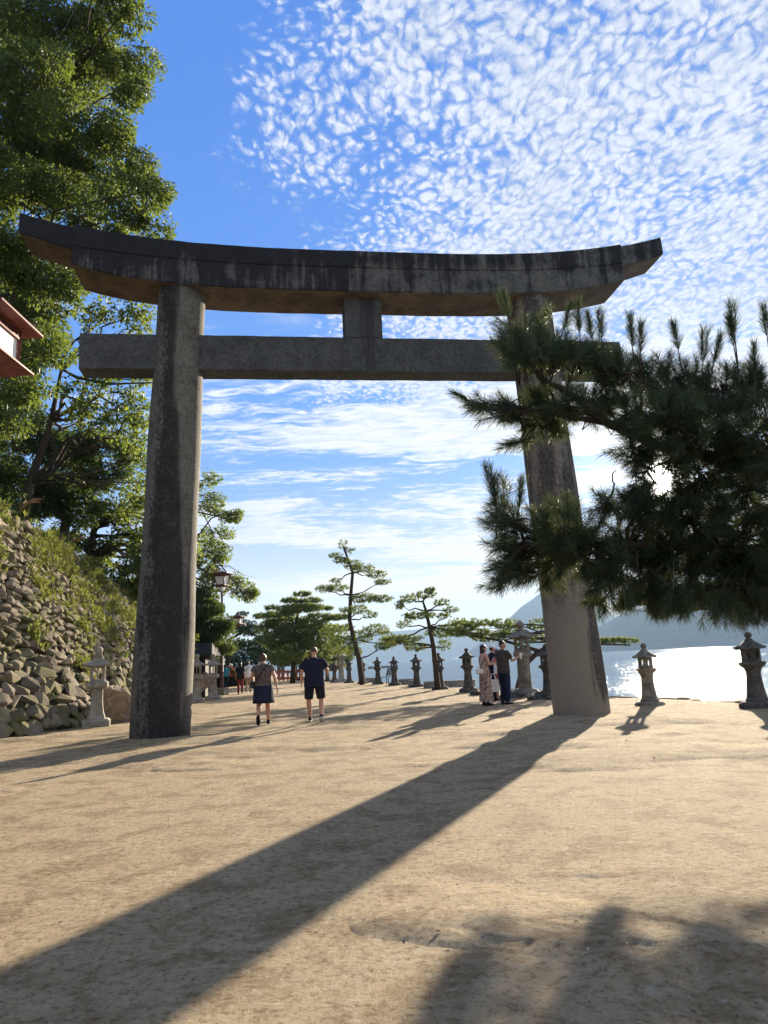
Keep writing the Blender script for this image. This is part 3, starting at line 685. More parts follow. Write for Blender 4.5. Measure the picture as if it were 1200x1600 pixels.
def pxc(lst, Y, dy, seed, k=1.0):
    rs = random.Random(seed); out = []
    for a in lst:
        px, py, r = a[:3]; y = Y+rs.uniform(-dy, dy) if len(a) < 4 else a[3]
        out.append((at(px, py, y), r*k*y/FPX))
    return out
# great camphor tree at upper left
cl = pxc([(40, 40, 70), (120, 25, 60), (165, 55, 42), (208, 95, 36), (207, 145, 36), (150, 120, 58), (60, 130, 70), (20, 220, 60), (100, 210, 60), (165, 215, 45),
          (205, 265, 40), (228, 300, 34), (232, 345, 34), (180, 310, 50), (110, 310, 60), (40, 310, 60), (20, 400, 60), (72, 430, 52), (105, 465, 42), (60, 510, 48), (20, 480, 40),
          (82, 550, 36), (30, 590, 46), (52, 620, 32), (5, 655, 40), (-40, 100, 80), (-50, 260, 80), (-50, 400, 80), (-40, 540, 70), (170, -30, 50), (80, -50, 70), (-30, -40, 80), (200, 20, 30), (190, 375, 45), (120, 400, 40)], 22, 1.8, 5)
cl += pxc([(30, 100, 90, 25.5), (140, 90, 70, 25), (60, 250, 90, 26), (160, 260, 70, 25), (40, 420, 80, 26), (20, 560, 60, 26)], 25, 1, 6)
tree('camphor_tree', 'huge dense yellow-green evergreen filling the upper left corner behind the gate', 'tree', (-16.5, 25, 8.2),
     [(-16.5, 25, 7.5), (-16.3, 24.8, 10), (-16, 24.8, 13), (-15.4, 24.6, 16), (-14.6, 24.4, 19), (-13.2, 24, 22)], cl, .26, M['camphor'], .16, .24, 11, sub=.60, dens=400, droop=.6, fill=1.1, twigs=1)
# airy broadleaf with a long level branch
cl = pxc([(205, 485, 26), (175, 480, 22), (232, 500, 18), (150, 497, 20), (215, 515, 16), (150, 612, 28), (185, 640, 24), (208, 618, 16), (130, 650, 30), (215, 655, 16), (110, 610, 26), (165, 590, 16), (225, 590, 8), (190, 670, 26), (160, 660, 24), (215, 690, 18), (215, 640, 20), (225, 720, 20), (205, 755, 22)], 27, 1.2, 7)
tree('maple_tree', 'airy light green tree with a long level branch behind the torii left beam end', 'tree', (-14.5, 28, 7.0),
     [(-14.5, 28, 6.5), (-14, 27.8, 9), (-13.2, 27.6, 11.5), (-12.8, 27.4, 13.5)], cl, .22, M['maple'], .17, .30, 12, sub=.42, dens=75, droop=.2, fill=.75, twigs=4,
     extra=[([at(85, 570, 26), at(120, 590, 26), at(170, 600, 26), at(240, 598, 26)], .085)])
# darker tree below
cl = pxc([(60, 680, 40), (105, 700, 42), (150, 690, 32), (190, 700, 22), (203, 722, 15), (165, 745, 34), (90, 750, 45), (30, 750, 45), (130, 790, 36), (10, 700, 40), (60, 780, 40), (40, 640, 30), (130, 730, 34)], 30.5, 1.2, 8)
tree('dark_evergreen_tree', 'dark evergreen tree on the bank above the stone wall left of the gate leg', 'tree', (-14.2, 31, 6.9),
     [(-14.2, 31, 6.2), (-13.9, 31, 8.5), (-13.6, 31, 11), (-13.4, 31, 14.5)], cl, .24, M['dark_leaf'], .17, .22, 13, sub=.42, dens=200, droop=.1, fill=1.1)
# forking tree behind the left leg
cl = pxc([(62, 800, 36), (100, 835, 28), (165, 790, 22), (200, 820, 28), (212, 868, 26), (182, 862, 30), (215, 775, 20), (235, 745, 16), (150, 885, 22), (125, 850, 22), (260, 800, 45), (270, 870, 45), (225, 830, 30), (232, 880, 30), (215, 920, 26), (190, 800, 24), (120, 800, 26),
          (330, 785, 22, 44), (352, 800, 17, 44), (372, 805, 10, 44), (335, 838, 24, 44), (322, 880, 30, 44), (343, 862, 18, 44), (350, 905, 24, 44), (378, 918, 22, 44), (318, 925, 24, 44), (312, 762, 16, 44), (330, 750, 10, 44), (393, 928, 8, 44)], 34, 1.3, 9)
b4 = at(140, 865, 34)
tree('forked_tree', 'light green tree with a forked leaning trunk behind the black stained gate leg', 'tree', (b4.x, 34, 5.4),
     [(b4.x, 34, 4.6), at(140, 865, 34), at(148, 825, 34), at(132, 770, 34), at(124, 715, 34)], cl, .24, M['maple'], .17, .27, 14, sub=.42, dens=125, droop=.2, fill=.85, twigs=4,
     extra=[([at(146, 830, 34), at(165, 808, 34), at(200, 796, 34), at(238, 765, 34)], .15), ([at(150, 838, 34), at(200, 835, 34), at(260, 850, 38), at(330, 900, 44), at(375, 905, 44)], .12), ([at(290, 865, 41), at(330, 810, 44), at(365, 795, 44)], .07)])
cl = pxc([(320, 975, 36), (330, 1008, 30), (308, 945, 28), (338, 985, 22), (318, 1020, 26), (300, 1000, 34), (285, 960, 40), (330, 950, 20), (345, 1012, 12)], 40, 1.0, 10)
tree('round_bushy_tree', 'dense dark round tree beside the lamp post, behind the paired stone lanterns', 'tree', (-11.6, 40.5, 0), [(-11.6, 40.5, 0), (-11.4, 40.4, 1.5), (-11.2, 40.2, 3)], cl, .2, M['dark_leaf'], .17, .24, 15, sub=.42, dens=240, droop=.1, fill=1.2)
cl = pxc([(250, 900, 45), (215, 930, 32), (195, 905, 28), (235, 960, 40), (165, 930, 16), (190, 935, 20), (260, 1000, 40)], 35.5, .8, 17)
tree('bank_shrub', 'leafy green shrub spilling over the low end of the stone wall', 'shrub', (-11.6, 36, 4.0), [(-11.6, 36, 3.4), (-11.5, 36, 4.2), (-11.4, 36, 5)], cl, .1, M['maple'], .15, .3, 16, sub=.35, dens=140, droop=.1, fill=1)
# extra trees on the bank beyond the left edge: close the gaps low at left
cl = pxc([(-60, 640, 70), (-20, 740, 50), (-70, 760, 60), (10, 790, 26), (-20, 690, 50)], 27, 1.0, 19)
tree('bank_evergreen_tree', 'deep green tree at the left edge directly above the stone wall', 'tree', (-16, 27.5, 7.5), [(-16, 27.5, 7), (-15.9, 27.4, 9), (-15.8, 27.2, 11.5)], cl, .2, M['dark_leaf'], .17, .24, 18, sub=.45, dens=200, droop=.2, fill=1.1)
# weeds on the wall and along its top
def weeds():
    rs = np.random.RandomState(5); V = []; n = 0; P = []; H = []
    patches = [(24, 5.4, 1.2), (26, 4.6, 1.3), (28.5, 5.3, 1.2), (27, 3.2, 1.2), (24.5, 3.0, .8), (30, 4.2, 1.4), (32, 3.0, 1.5), (30, 1.9, .9), (22.5, 4.2, .7), (21, 2.6, .5), (33, 4.6, 1.2), (35, 3, 1.5), (23, 1.6, .5), (20.5, 5.2, .6), (25.5, 5.8, 1.0), (19, 3.4, .5), (28, 1.2, .5), (22, 6.4, .7), (26.6, 6.1, .7), (29.5, 5.7, .8)]
    for (y, z, r) in patches:
        for _ in range(int(45*r*r)+12):
            a = rs.normal(size=2)*r*.5; yy, zz = y+a[0], z+a[1]
            if zz < .1 or zz > wt(yy)+.3: continue
            b = wallpt(yy, zz, .06); h = rs.uniform(.12, .38)*(1.0 if rs.rand() < .92 else 1.6)
            P.append(b); H.append(h)
    Vs = []; Fs = []
    for b, h in zip(P, H):
        nb = rs.randint(7, 15)
        for k in range(nb):
            a = rs.uniform(0, 6.28); le = rs.uniform(.15, .8); d = Vector((math.cos(a)*le+.35, math.sin(a)*le, 1)).normalized()*h*rs.uniform(.6, 1.2)
            sd = Vector((-d.y, d.x, 0)).normalized()*rs.uniform(.010, .032); o = b+Vector((rs.normal()*.05, rs.normal()*.08, 0))
            m1 = o+d*.6+Vector((0, 0, 0)); tip = o+d+Vector((d.x*.3, d.y*.3, -h*.25)); i = len(Vs)
            Vs += [o, m1+sd, tip, m1-sd]; Fs.append((i, i+1, i+2, i+3))
    cm = []
    for (y, z, r) in patches:
        for _ in range(int(2*r)+1):
            yy, zz = y+rs.normal()*r*.5, max(.3, z+rs.normal()*r*.5)
            if zz < wt(yy)+.2: cm.append((wallpt(yy, zz, .05), rs.uniform(.12, .26)))
    tag(crown_mesh('creeper', cm, None, M['weed'], .085, .34, 9, .16, 34, .2, .7, .8), 'leafy creepers spread in patches over the sloping stone wall', 'creepers', kind='stuff')
    tag(np_mesh('weeds', [tuple(v) for v in Vs], Fs, M['weed']), 'yellow-green weeds and ferns sprouting between the wall stones', 'weeds', kind='stuff')
weeds()
def grass_plume():
    for i, (y, z, lab) in enumerate([(23.6, 6.7, 'dry brown arching grass plume on the wall top at left, the taller one'), (27.5, 6.2, 'dry grass tuft further along the wall top beside the forked tree')]):
        b = wallpt(y, z, .0); root = thing('pampas_grass', lab, 'grass plant', b); mb = MB(); rs = random.Random(i)
        for k in range(26):
            a = rs.uniform(-.6, 2.4); L = rs.uniform(.5, 1.0)*(1-.2*i); d = Vector((math.cos(a), math.sin(a)*.6, 0))
            pts = [Vector((0, 0, 0))+d*L*.5*q*q+Vector((0, 0, L*(q-.42*q*q*q))) for q in (0, .25, .5, .75, 1)]
            mb.tube(pts, [.012, .011, .009, .007, .002], 3)
        mb.build('blades', M['weed'], root); mb = MB()
        for k in range(9):
            a = rs.uniform(-.4, 1.6); L = rs.uniform(.9, 1.15)*(1-.25*i); d = Vector((math.cos(a), math.sin(a)*.6, 0))
            pts = [Vector((0, 0, 0))+d*L*.75*q*q+Vector((0, 0, L*(q-.45*q*q*q))) for q in (0, .3, .55, .8, 1)]
            mb.tube(pts, [.006, .008, .02, .022, .004], 4)
        mb.build('plume', plain('dry_plume', (.30, .17, .11), .95), root)
grass_plume()
# ------------------------------------------------------------------ pines
def tufts(pads, seed, per=70, L=.13, blades=15, w=.012, flat=.45, gap=None):
    """needle brushes over flattened pads"""
    rs = np.random.RandomState(seed); C = []
    for (c, rx, rz) in pads:
        n = int(per*max(.35, rx*rx/.5)); q = rs.normal(size=(n, 3)); q /= np.linalg.norm(q, axis=1)[:, None]; q *= rs.uniform(.2, 1, size=(n, 1))**.45
        C.append(np.array(c)+q*np.array([rx, rx*.8, rz]))
    C = np.concatenate(C)
    if gap is not None:
        v = C-gap; sv = np.array(SUNV); v = v-np.outer(v@sv, sv); C = C[np.linalg.norm(v, axis=1) > .32]
    n = len(C)
    ax = rs.normal(size=(n, 3))*.45+np.array([0, 0, .9]); ax /= np.linalg.norm(ax, axis=1)[:, None]
    C = np.repeat(C, blades, 0); A = np.repeat(ax, blades, 0); m = len(C)
    d = A*.7+rs.normal(size=(m, 3))*.62; d /= np.linalg.norm(d, axis=1)[:, None]
    s = np.cross(d, rs.normal(size=(m, 3))); s /= np.linalg.norm(s, axis=1)[:, None]; l = L*rs.uniform(.7, 1.25, size=(m, 1))
    V = np.empty((m, 3, 3)); V[:, 0] = C-s*w; V[:, 1] = C+s*w; V[:, 2] = C+d*l
    return V.reshape(-1, 3), np.arange(m*3).reshape(m, 3)
def pine(name, label, base, trunk, pads_px, Y, dy, seed, r0=.14, m='pine_far', group=None, per=70, L=.15, sc=1.0, w=.012, extra=None, gap=False, fat=1.0):
    rs = random.Random(seed); base = Vector(base); root = thing(name, label, 'pine tree', base, 0, group)
    pads = []
    for (px, py, rx, ry) in pads_px:
        rx *= fat; ry *= fat*(.8 if Y > 55 else 1); px += rs.uniform(-3, 3); py += rs.uniform(-2, 2)
        y = Y+rs.uniform(-dy, dy); p = at(px, py, y)-base; k = y/FPX; pads.append((p, rx*k*sc, ry*k*sc))
    mb = MB(); T = [Vector(p)-base for p in trunk]; k = len(T); mb.tube(T, [r0*(1-.68*i/(k-1)) for i in range(k)], 9)
    for i, (c, rx, rz) in enumerate(pads):
        best = min(range(1, k), key=lambda j: abs(T[j].z-c.z+.15)+.5*(T[j]-c).length); p0 = T[best]
        rb = r0*.30
        path = wig(p0, c+Vector((0, 0, -rz*.4)), 5, .28, .0, seed*17+i); mb.tube(path, [rb*(1-.7*q/5) for q in range(6)], 5)
        for q in range(4): mb.tube(wig(path[rs.choice((3, 4, 5))], c+Vector((rs.uniform(-1, 1)*rx, rs.uniform(-1, 1)*rx*.7, rs.uniform(-.3, .4)*rz)), 3, .4, 0, i*7+q), [rb*.3, rb*.22, rb*.15, rb*.08], 4)
    for e in (extra or []): mb.tube([Vector(p)-base for p in e[0]], [e[1]*(1-.5*i/(len(e[0])-1)) for i in range(len(e[0]))], 7)
    mb.build('trunk', M['pine_bark'], root, True, 180, jitter=.015, jscale=3)
    V, F = tufts(pads, seed, per, L, 15, w, gap=(np.array((0, 0, CAMZ))-np.array(base)) if gap else None); np_mesh('needles', V, F, M[m], root)
    return root
PG = 'pine trees along the promenade'
Y = 47.6; b = gnd(566, 1070)
pine('pine_tree', 'tall slender leaning pine with open branches, tallest pine at the centre', b, [b-Vector((0, 0, .1)), at(561, 1030, Y), at(553, 1000, Y), at(546, 968, Y), at(548, 930, Y), at(551, 895, Y), at(543, 872, Y), at(537, 855, Y)],
     [(538, 851, 8, 6), (546, 862, 8, 4), (522, 869, 10, 4), (535, 878, 12, 4), (550, 884, 14, 6), (568, 890, 16, 6), (585, 897, 14, 5), (596, 912, 12, 4), (508, 922, 14, 5), (528, 920, 14, 5), (527, 906, 8, 3), (568, 936, 20, 6), (600, 938, 14, 5), (560, 952, 16, 6), (576, 960, 10, 5), (585, 984, 18, 7), (562, 996, 20, 8), (607, 1002, 14, 8), (532, 1012, 22, 10), (520, 985, 18, 9), (540, 955, 8, 4), (600, 1010, 14, 5)], Y, .6, 21, .19, group=PG, per=105, fat=1.3)
Y = 33.6; b = gnd(684, 1079)
pine('pine_tree', 'smaller dark pine with layered pads behind the second stone lantern from the talking group', b, [b-Vector((0, 0, .1)), at(681, 1045, Y), at(677, 1010, Y), at(671, 980, Y), at(666, 955, Y), at(661, 940, Y)],
     [(670, 924, 7, 4), (660, 931, 16, 5), (638, 937, 14, 6), (626, 944, 7, 5), (690, 940, 12, 5), (702, 953, 10, 5), (652, 962, 22, 5), (634, 974, 11, 6), (692, 962, 10, 4), (618, 1000, 18, 7), (640, 998, 20, 6), (648, 1010, 16, 5), (690, 988, 20, 6), (706, 983, 16, 7), (697, 1006, 10, 7), (606, 995, 10, 8), (712, 972, 12, 5)], Y, .5, 22, .15, group=PG, per=130, L=.12, fat=1.25)
Y = 30.5; b = Vector((5.1, 30.5, -.0))
pine('pine_tree', 'low wide-spreading pine with a slanting trunk behind the large stone lantern', b, [b-Vector((0, 0, .1)), at(818, 1040, Y), at(840, 1020, Y), at(870, 1002, Y), at(895, 985, Y)],
     [(720, 975, 22, 6), (748, 974, 24, 8), (785, 976, 24, 8), (735, 990, 30, 8), (768, 996, 32, 9), (800, 988, 24, 11), (842, 978, 20, 10), (845, 996, 16, 7), (955, 1001, 22, 4), (985, 1002, 16, 4), (940, 1004, 12, 4), (880, 985, 22, 10), (910, 995, 20, 8), (820, 1000, 18, 8), (712, 990, 18, 7)], Y, .6, 23, .15, group=PG, per=120, L=.13,
     extra=[([at(870, 1000, Y), at(930, 1006, Y), at(985, 1008, Y)], .06), ([at(845, 1018, Y), at(790, 1002, Y), at(725, 992, Y)], .08)])
Y = 66; b = Vector((-14.9, 66, 0))
pine('pine_tree', 'dark blue-green spreading pine beyond the lamp post', b, [b, b+Vector((.2, 0, 2)), b+Vector((.4, 0, 4)), at(385, 985, Y)],
     [(380, 975, 18, 8), (362, 985, 14, 8), (398, 985, 22, 10), (366, 1005, 18, 10), (392, 1008, 30, 11), (360, 1028, 14, 10), (385, 1030, 26, 12), (410, 1025, 20, 10), (352, 1012, 10, 8), (375, 1046, 20, 8), (402, 1048, 24, 8), (376, 962, 10, 5)], Y, 1.5, 24, .25, 'pine_blue', PG, fat=1.15, per=58, L=.24, w=.022)
Y = 60; b = Vector((-8.2, 61, 0))
pine('pine_tree', 'broad bushy green pine with a tiered top behind the two walkers', b, [b, b+Vector((.2, 0, 2.2)), b+Vector((.3, 0, 4.5)), at(470, 940, Y)],
     [(425, 948, 12, 4), (412, 962, 14, 5), (452, 958, 14, 5), (530, 965, 16, 6), (510, 950, 12, 4), (540, 980, 12, 6), (470, 930, 14, 4), (455, 940, 16, 5), (488, 940, 15, 5), (470, 952, 34, 7), (432, 962, 18, 6), (445, 975, 34, 9), (500, 968, 26, 9), (478, 985, 44, 12), (520, 985, 18, 10), (425, 985, 22, 10), (436, 1000, 34, 10), (500, 1002, 34, 12), (460, 1010, 40, 12), (520, 1018, 22, 9), (480, 1026, 38, 9), (445, 1028, 30, 8), (412, 1000, 14, 8)], Y, 2.0, 25, .25, 'pine_far', PG, fat=1.15, per=58, L=.24, w=.022)
Y = 72; b = Vector((-7.5, 73, 0))
pine('pine_tree', 'low dark pine behind the white granite lantern at the far water edge', b, [b, b+Vector((.2, 0, 2.0)), at(505, 1010, Y)],
     [(545, 1020, 16, 8), (420, 1020, 24, 10), (500, 1025, 24, 8), (530, 1030, 18, 8), (470, 1030, 22, 8), (515, 1040, 20, 6), (445, 1036, 20, 6)], Y, 2.0, 26, .2, 'pine_far', PG, fat=1.3, per=90, L=.24, w=.022)
# the near pine reaching in from the right
def off_sun(p):
    v = Vector(p)-Vector((0, 0, CAMZ)); return (v-SUNV*v.dot(SUNV)).length
def near_pine():
    base = Vector((4.1, 5.6, 0)); root = thing('pine_tree', 'near dark pine with long needles reaching in from the right edge across the gate leg', 'pine tree', base)
    rs = np.random.RandomState(77); rr = random.Random(77); Y0 = 5.0
    # (px, py, rx, ry, number of shoots, direction x, z, depth)
    CL = [(800, 505, 10, 12, 3, -.1, 1.0), (822, 500, 10, 8, 3, .1, 1), (845, 495, 8, 8, 3, .25, 1), (815, 545, 34, 30, 34, -.2, .8), (860, 545, 34, 26, 26, 0, .9), (905, 560, 36, 26, 30, .1, .9), (955, 570, 32, 22, 24, 0, 1), (1005, 585, 36, 22, 24, .1, 1),
          (1060, 595, 42, 28, 30, .1, 1), (1125, 605, 44, 30, 32, 0, 1), (1185, 610, 40, 34, 30, 0, 1), (775, 640, 26, 14, 12, -1, .15), (748, 630, 8, 6, 3, -1, .5), (822, 635, 36, 20, 20, -.5, .4), (870, 630, 40, 26, 26, -.1, .6), (812, 690, 14, 7, 5, -1, -.1), (850, 670, 30, 14, 12, -.2, -.4),
          (925, 625, 46, 30, 36, 0, .6), (990, 645, 46, 34, 40, 0, .5), (1050, 660, 50, 40, 46, 0, .5), (1120, 670, 56, 46, 54, 0, .5), (1185, 680, 50, 60, 46, 0, .5), (1095, 745, 44, 44, 44, 0, .3), (1160, 760, 52, 56, 54, 0, .2), (1215, 770, 40, 60, 30, 0, .2),
          (990, 705, 24, 26, 16, -.3, .2), (1012, 735, 20, 26, 14, 0, .2), (1050, 720, 24, 18, 16, 0, .3), (1060, 775, 26, 18, 20, 0, 0), (1010, 768, 22, 16, 12, 0, 0), (1010, 790, 42, 26, 30, 0, 0), (1075, 815, 50, 36, 46, 0, 0), (1150, 840, 56, 46, 54, 0, -.1), (1210, 860, 40, 50, 30, 0, -.1), (960, 790, 30, 20, 14, -.2, .4),
          (782, 775, 12, 16, 5, -.5, 1), (790, 810, 20, 20, 14, -.8, .6), (830, 835, 38, 32, 38, -.4, .5), (880, 830, 36, 36, 36, -.1, .6), (790, 860, 22, 16, 12, -1, .1), (800, 895, 26, 14, 14, -1, -.1), (782, 912, 10, 7, 5, -1, -.3), (850, 880, 40, 28, 34, -.3, 0),
          (920, 860, 44, 34, 44, 0, .1), (985, 850, 46, 36, 46, 0, .1), (1040, 870, 46, 34, 42, 0, -.1), (1100, 890, 50, 34, 46, 0, -.2), (1165, 905, 50, 34, 44, 0, -.2), (960, 910, 40, 24, 26, -.1, -.5), (1020, 925, 44, 22, 28, 0, -.6), (1085, 935, 46, 20, 28, 0, -.7), (1150, 940, 46, 22, 28, .1, -.7), (935, 945, 20, 10, 8, -.3, -.6), (1200, 930, 30, 26, 18, 0, -.5),
          (1250, 640, 40, 60, 30, 0, .5), (1270, 750, 40, 70, 30, 0, .3), (1260, 880, 40, 60, 30, 0, -.2), (1330, 700, 50, 80, 26, .4, .4), (1340, 840, 50, 80, 26, .4, 0)]
    lone = [(790, 480, -.1), (884, 498, .35), (905, 500, .05), (922, 512, 0), (938, 510, .1), (985, 522, -.05), (1000, 530, .1), (1056, 528, .05), (1100, 545, .2), (1118, 550, .3), (1145, 500, 0), (1143, 520, 0), (1178, 562, .2), (768, 755, -.1), (775, 770, .1), (812, 775, .2), (736, 628, -.8), (1196, 505, 0)]
    B = []; Dd = []; Ln = []; Tight = []; stems = MB()
    def shoot(p, d, L): B.append(p); Dd.append(d); Ln.append(L); Tight.append(1.0 if L > .22 else 0.0)
    cents = []
    for c in CL:
        px, py, rx, ry, n, dx, dz = c; yc = Y0+rr.uniform(-.25, .45)
        cents.append(at(px, py, yc)-base)
        for _ in range(int(n*(1.35 if px > 970 else 1.15))):
            a = rr.uniform(0, 6.28); q = math.sqrt(rr.random())*1.05; p = at(px+math.cos(a)*rx*q*1.1, py+math.sin(a)*ry*q*1.1, yc+rr.uniform(-.28, .28))-base
            if off_sun(p+base) < rr.uniform(.07, .16): continue
            d = Vector((dx+math.cos(a)*.45+rr.uniform(-.35, .35), rr.uniform(-.8, .8), dz*.8-math.sin(a)*.45+rr.uniform(-.3, .3))).normalized()
            shoot(p-d*.09, d, rr.uniform(.11, .19))
            if rr.random() < .6: stems.tube([cents[-1]+(p-cents[-1])*.2, p-d*.16, p-d*.06], [.006, .005, .004], 4)
    for px, py, lx in lone:
        p = at(px, py, Y0)-base; d = Vector((lx+rr.uniform(-.05, .05), rr.uniform(-.2, .2), 1 if lx > -.5 else .45)).normalized(); [shoot(p-d*.1+Vector((rr.uniform(-.012, .012), 0, 0)), (d+Vector((rr.uniform(-.08, .08), rr.uniform(-.1, .1), 0))).normalized(), .23) for _ in range(3)]
        stems.tube([p-d*.34, p-d*.08], [.006, .004], 5)
    # branches
    def br(pts, r0, r1):
        P = [at(x, y, yy)-base for x, y, yy in pts]; Q = []
        for i in range(len(P)-1):
            for k in range(4): Q.append(P[i].lerp(P[i+1], k/4)+Vector((rr.uniform(-1, 1), rr.uniform(-1, 1), rr.uniform(-1, 1)))*.02)
        Q.append(P[-1]); stems.tube(Q, [r0+(r1-r0)*i/(len(Q)-1) for i in range(len(Q))], 8)
    trunk = [(0, 0, -.1), (-.03, .05, .7), (.06, 0, 1.5), (-.05, -.1, 2.2), (.02, -.2, 2.9), (.0, -.3, 3.6)]
    stems.tube(trunk, [.19, .16, .145, .12, .08, .04], 12)
    def tr(z): return (0.0, 0.0)
    br([(1500, 820, 5.5), (1330, 760, 5.2), (1180, 735, 5.05), (1080, 705, 5.05), (1020, 692, 5.0), (950, 660, 5.0), (900, 625, 5.0), (845, 590, 4.95), (815, 540, 4.95)], .07, .012)
    br([(950, 660, 5.0), (880, 650, 5.0), (820, 640, 4.95), (765, 635, 4.95)], .022, .006)
    br([(1180, 735, 5.05), (1120, 660, 5.0), (1050, 620, 5.0), (985, 585, 5.0)], .035, .008)
    br([(1500, 900, 5.6), (1340, 870, 5.3), (1200, 860, 5.1), (1080, 850, 5.05), (980, 850, 5.0), (890, 850, 4.95), (820, 850, 4.95), (785, 900, 4.9)], .06, .008)
    br([(890, 850, 4.95), (830, 830, 4.95), (785, 790, 4.95)], .018, .006); br([(1080, 850, 5.05), (1020, 900, 5), (960, 930, 5)], .02, .006)
    br([(985, 700, 5.0), (1000, 640, 5), (1010, 590, 5)], .02, .007); br([(940, 800, 5), (955, 765, 5), (962, 735, 5)], .010, .004)
    br([(1200, 860, 5.1), (1130, 920, 5.0), (1080, 940, 5)], .025, .006)
    for c in cents:
        if rr.random() < .8:
            b2 = min([at(x, y, 5.0)-base for x, y in ((845, 590), (950, 660), (1080, 705), (1180, 735), (820, 640), (985, 585), (1080, 850), (980, 850), (890, 850), (820, 850), (1200, 860), (1050, 620), (1250, 750))], key=lambda q: (q-c).length)
            stems.tube(wig(b2, c, 4, .5, 0, rr.randrange(999)), [.014, .011, .009, .007, .005], 5)
    stems.build('trunk', M['pine_bark'], root, True, 180)
    B = np.array([tuple(b) for b in B]); D = np.array([tuple(d) for d in Dd]); Ln = np.array(Ln)
    K = 135; n = len(B); q = rs.uniform(.0, 1, size=(n, K)); al = rs.uniform(.55, 1.25, size=(n, K))*(1-.40*q)*(1-.42*np.array(Tight)[:, None]); th = rs.uniform(0, 6.283, size=(n, K))
    ref = np.where(np.abs(D[:, 2:3]) > .9, np.array([[1., 0, 0]]), np.array([[0, 0, 1.]])); a = np.cross(D, ref); a /= np.linalg.norm(a, axis=1)[:, None]; b = np.cross(D, a)
    rad = a[:, None]*np.cos(th)[..., None]+b[:, None]*np.sin(th)[..., None]
    nd = D[:, None]*np.cos(al)[..., None]+rad*np.sin(al)[..., None]+np.array([0, 0, -.10]); nd /= np.linalg.norm(nd, axis=2)[..., None]
    P = B[:, None]+D[:, None]*(q*Ln[:, None])[..., None]; L = rs.uniform(.07, .12, size=(n, K, 1))*(1-.25*q[..., None])
    sd = np.cross(nd, rs.normal(size=(n, K, 3))); sd /= np.linalg.norm(sd, axis=2)[..., None]; w = .00125
    V = np.empty((n, K, 4, 3)); V[:, :, 0] = P-sd*w; V[:, :, 1] = P+sd*w; T = P+nd*L+np.array([0, 0, -.006]); V[:, :, 2] = T+sd*w*.5; V[:, :, 3] = T-sd*w*.5
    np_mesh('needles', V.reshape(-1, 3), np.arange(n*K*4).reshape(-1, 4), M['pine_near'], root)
near_pine()
def bough(px, py, Yb):
    """point of a bough at distance Yb that shades the ground seen at px, py"""
    g = gnd(px, py); return g+SUN*((Yb-g.y)/SUN.y)
def toppx(P):
    d = P-Vector((0, 0, CAMZ)); z = -d.dot(_B); return (600+FPX*d.dot(_R)/z, 800-FPX*d.dot(_U)/z)
HB = []
for q in [(745, 1475, .9), (725, 1520, 1.1), (705, 1570, 1.4), (690, 1630, 1.6), (950, 1425, .8), (940, 1470, .9), (915, 1520, 1.1), (900, 1580, 1.3), (890, 1640, 1.5), (1108, 1450, .8), (1112, 1500, .8), (1118, 1550, .9), (1122, 1620, 1.0)]:
    x_, y_ = toppx(bough(q[0], q[1], 13.2)); HB.append((x_, y_, 6.5*q[2], 4*q[2]))
Y = 13.2; b = Vector((7.9, 13.3, 0))
pine('pine_tree', 'second dark pine behind the near one, lowest boughs hanging before the bright sea', b, [b, b+Vector((-.1, 0, 1.2)), b+Vector((-.5, -.1, 2.4)), b+Vector((-.9, -.2, 3.6)), b+Vector((-1.3, -.2, 4.6))],
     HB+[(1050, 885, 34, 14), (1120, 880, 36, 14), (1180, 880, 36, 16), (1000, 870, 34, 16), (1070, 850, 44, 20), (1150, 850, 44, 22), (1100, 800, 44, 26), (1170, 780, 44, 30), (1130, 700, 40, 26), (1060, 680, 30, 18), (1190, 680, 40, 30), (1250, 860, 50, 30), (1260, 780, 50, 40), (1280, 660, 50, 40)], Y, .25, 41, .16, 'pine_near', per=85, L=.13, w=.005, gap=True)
# ------------------------------------------------------------------ stone lanterns
def hexroof(mb, R, r, z0, h, n=6, up=.06, rot=0.0, sub=4):
    rows = [(1.0, 0), (1.0, .05), (.86, .20), (.66, .46), (.48, .74), (r/R, 1)]; V = []; F = []; N = n*sub
    for f, q in rows:
        for i in range(N):
            k = i//sub; s_ = (i % sub)/sub; a0 = rot+2*math.pi*k/n; a1 = rot+2*math.pi*(k+1)/n
            x = math.cos(a0)*(1-s_)+math.cos(a1)*s_; y = math.sin(a0)*(1-s_)+math.sin(a1)*s_
            corner = abs(s_-.5)*2 if s_ > 0 else 1.0
            V.append((x*R*f, y*R*f, z0+h*q+up*(corner**2)*max(0, (f-.6)/.4)))
    m = len(rows)
    for j in range(m-1):
        for i in range(N): F.append((j*N+i, j*N+(i+1) % N, (j+1)*N+(i+1) % N, (j+1)*N+i))
    F.append(tuple(reversed(range(N)))); F.append(tuple(range((m-1)*N, m*N))); mb.add(V, F)
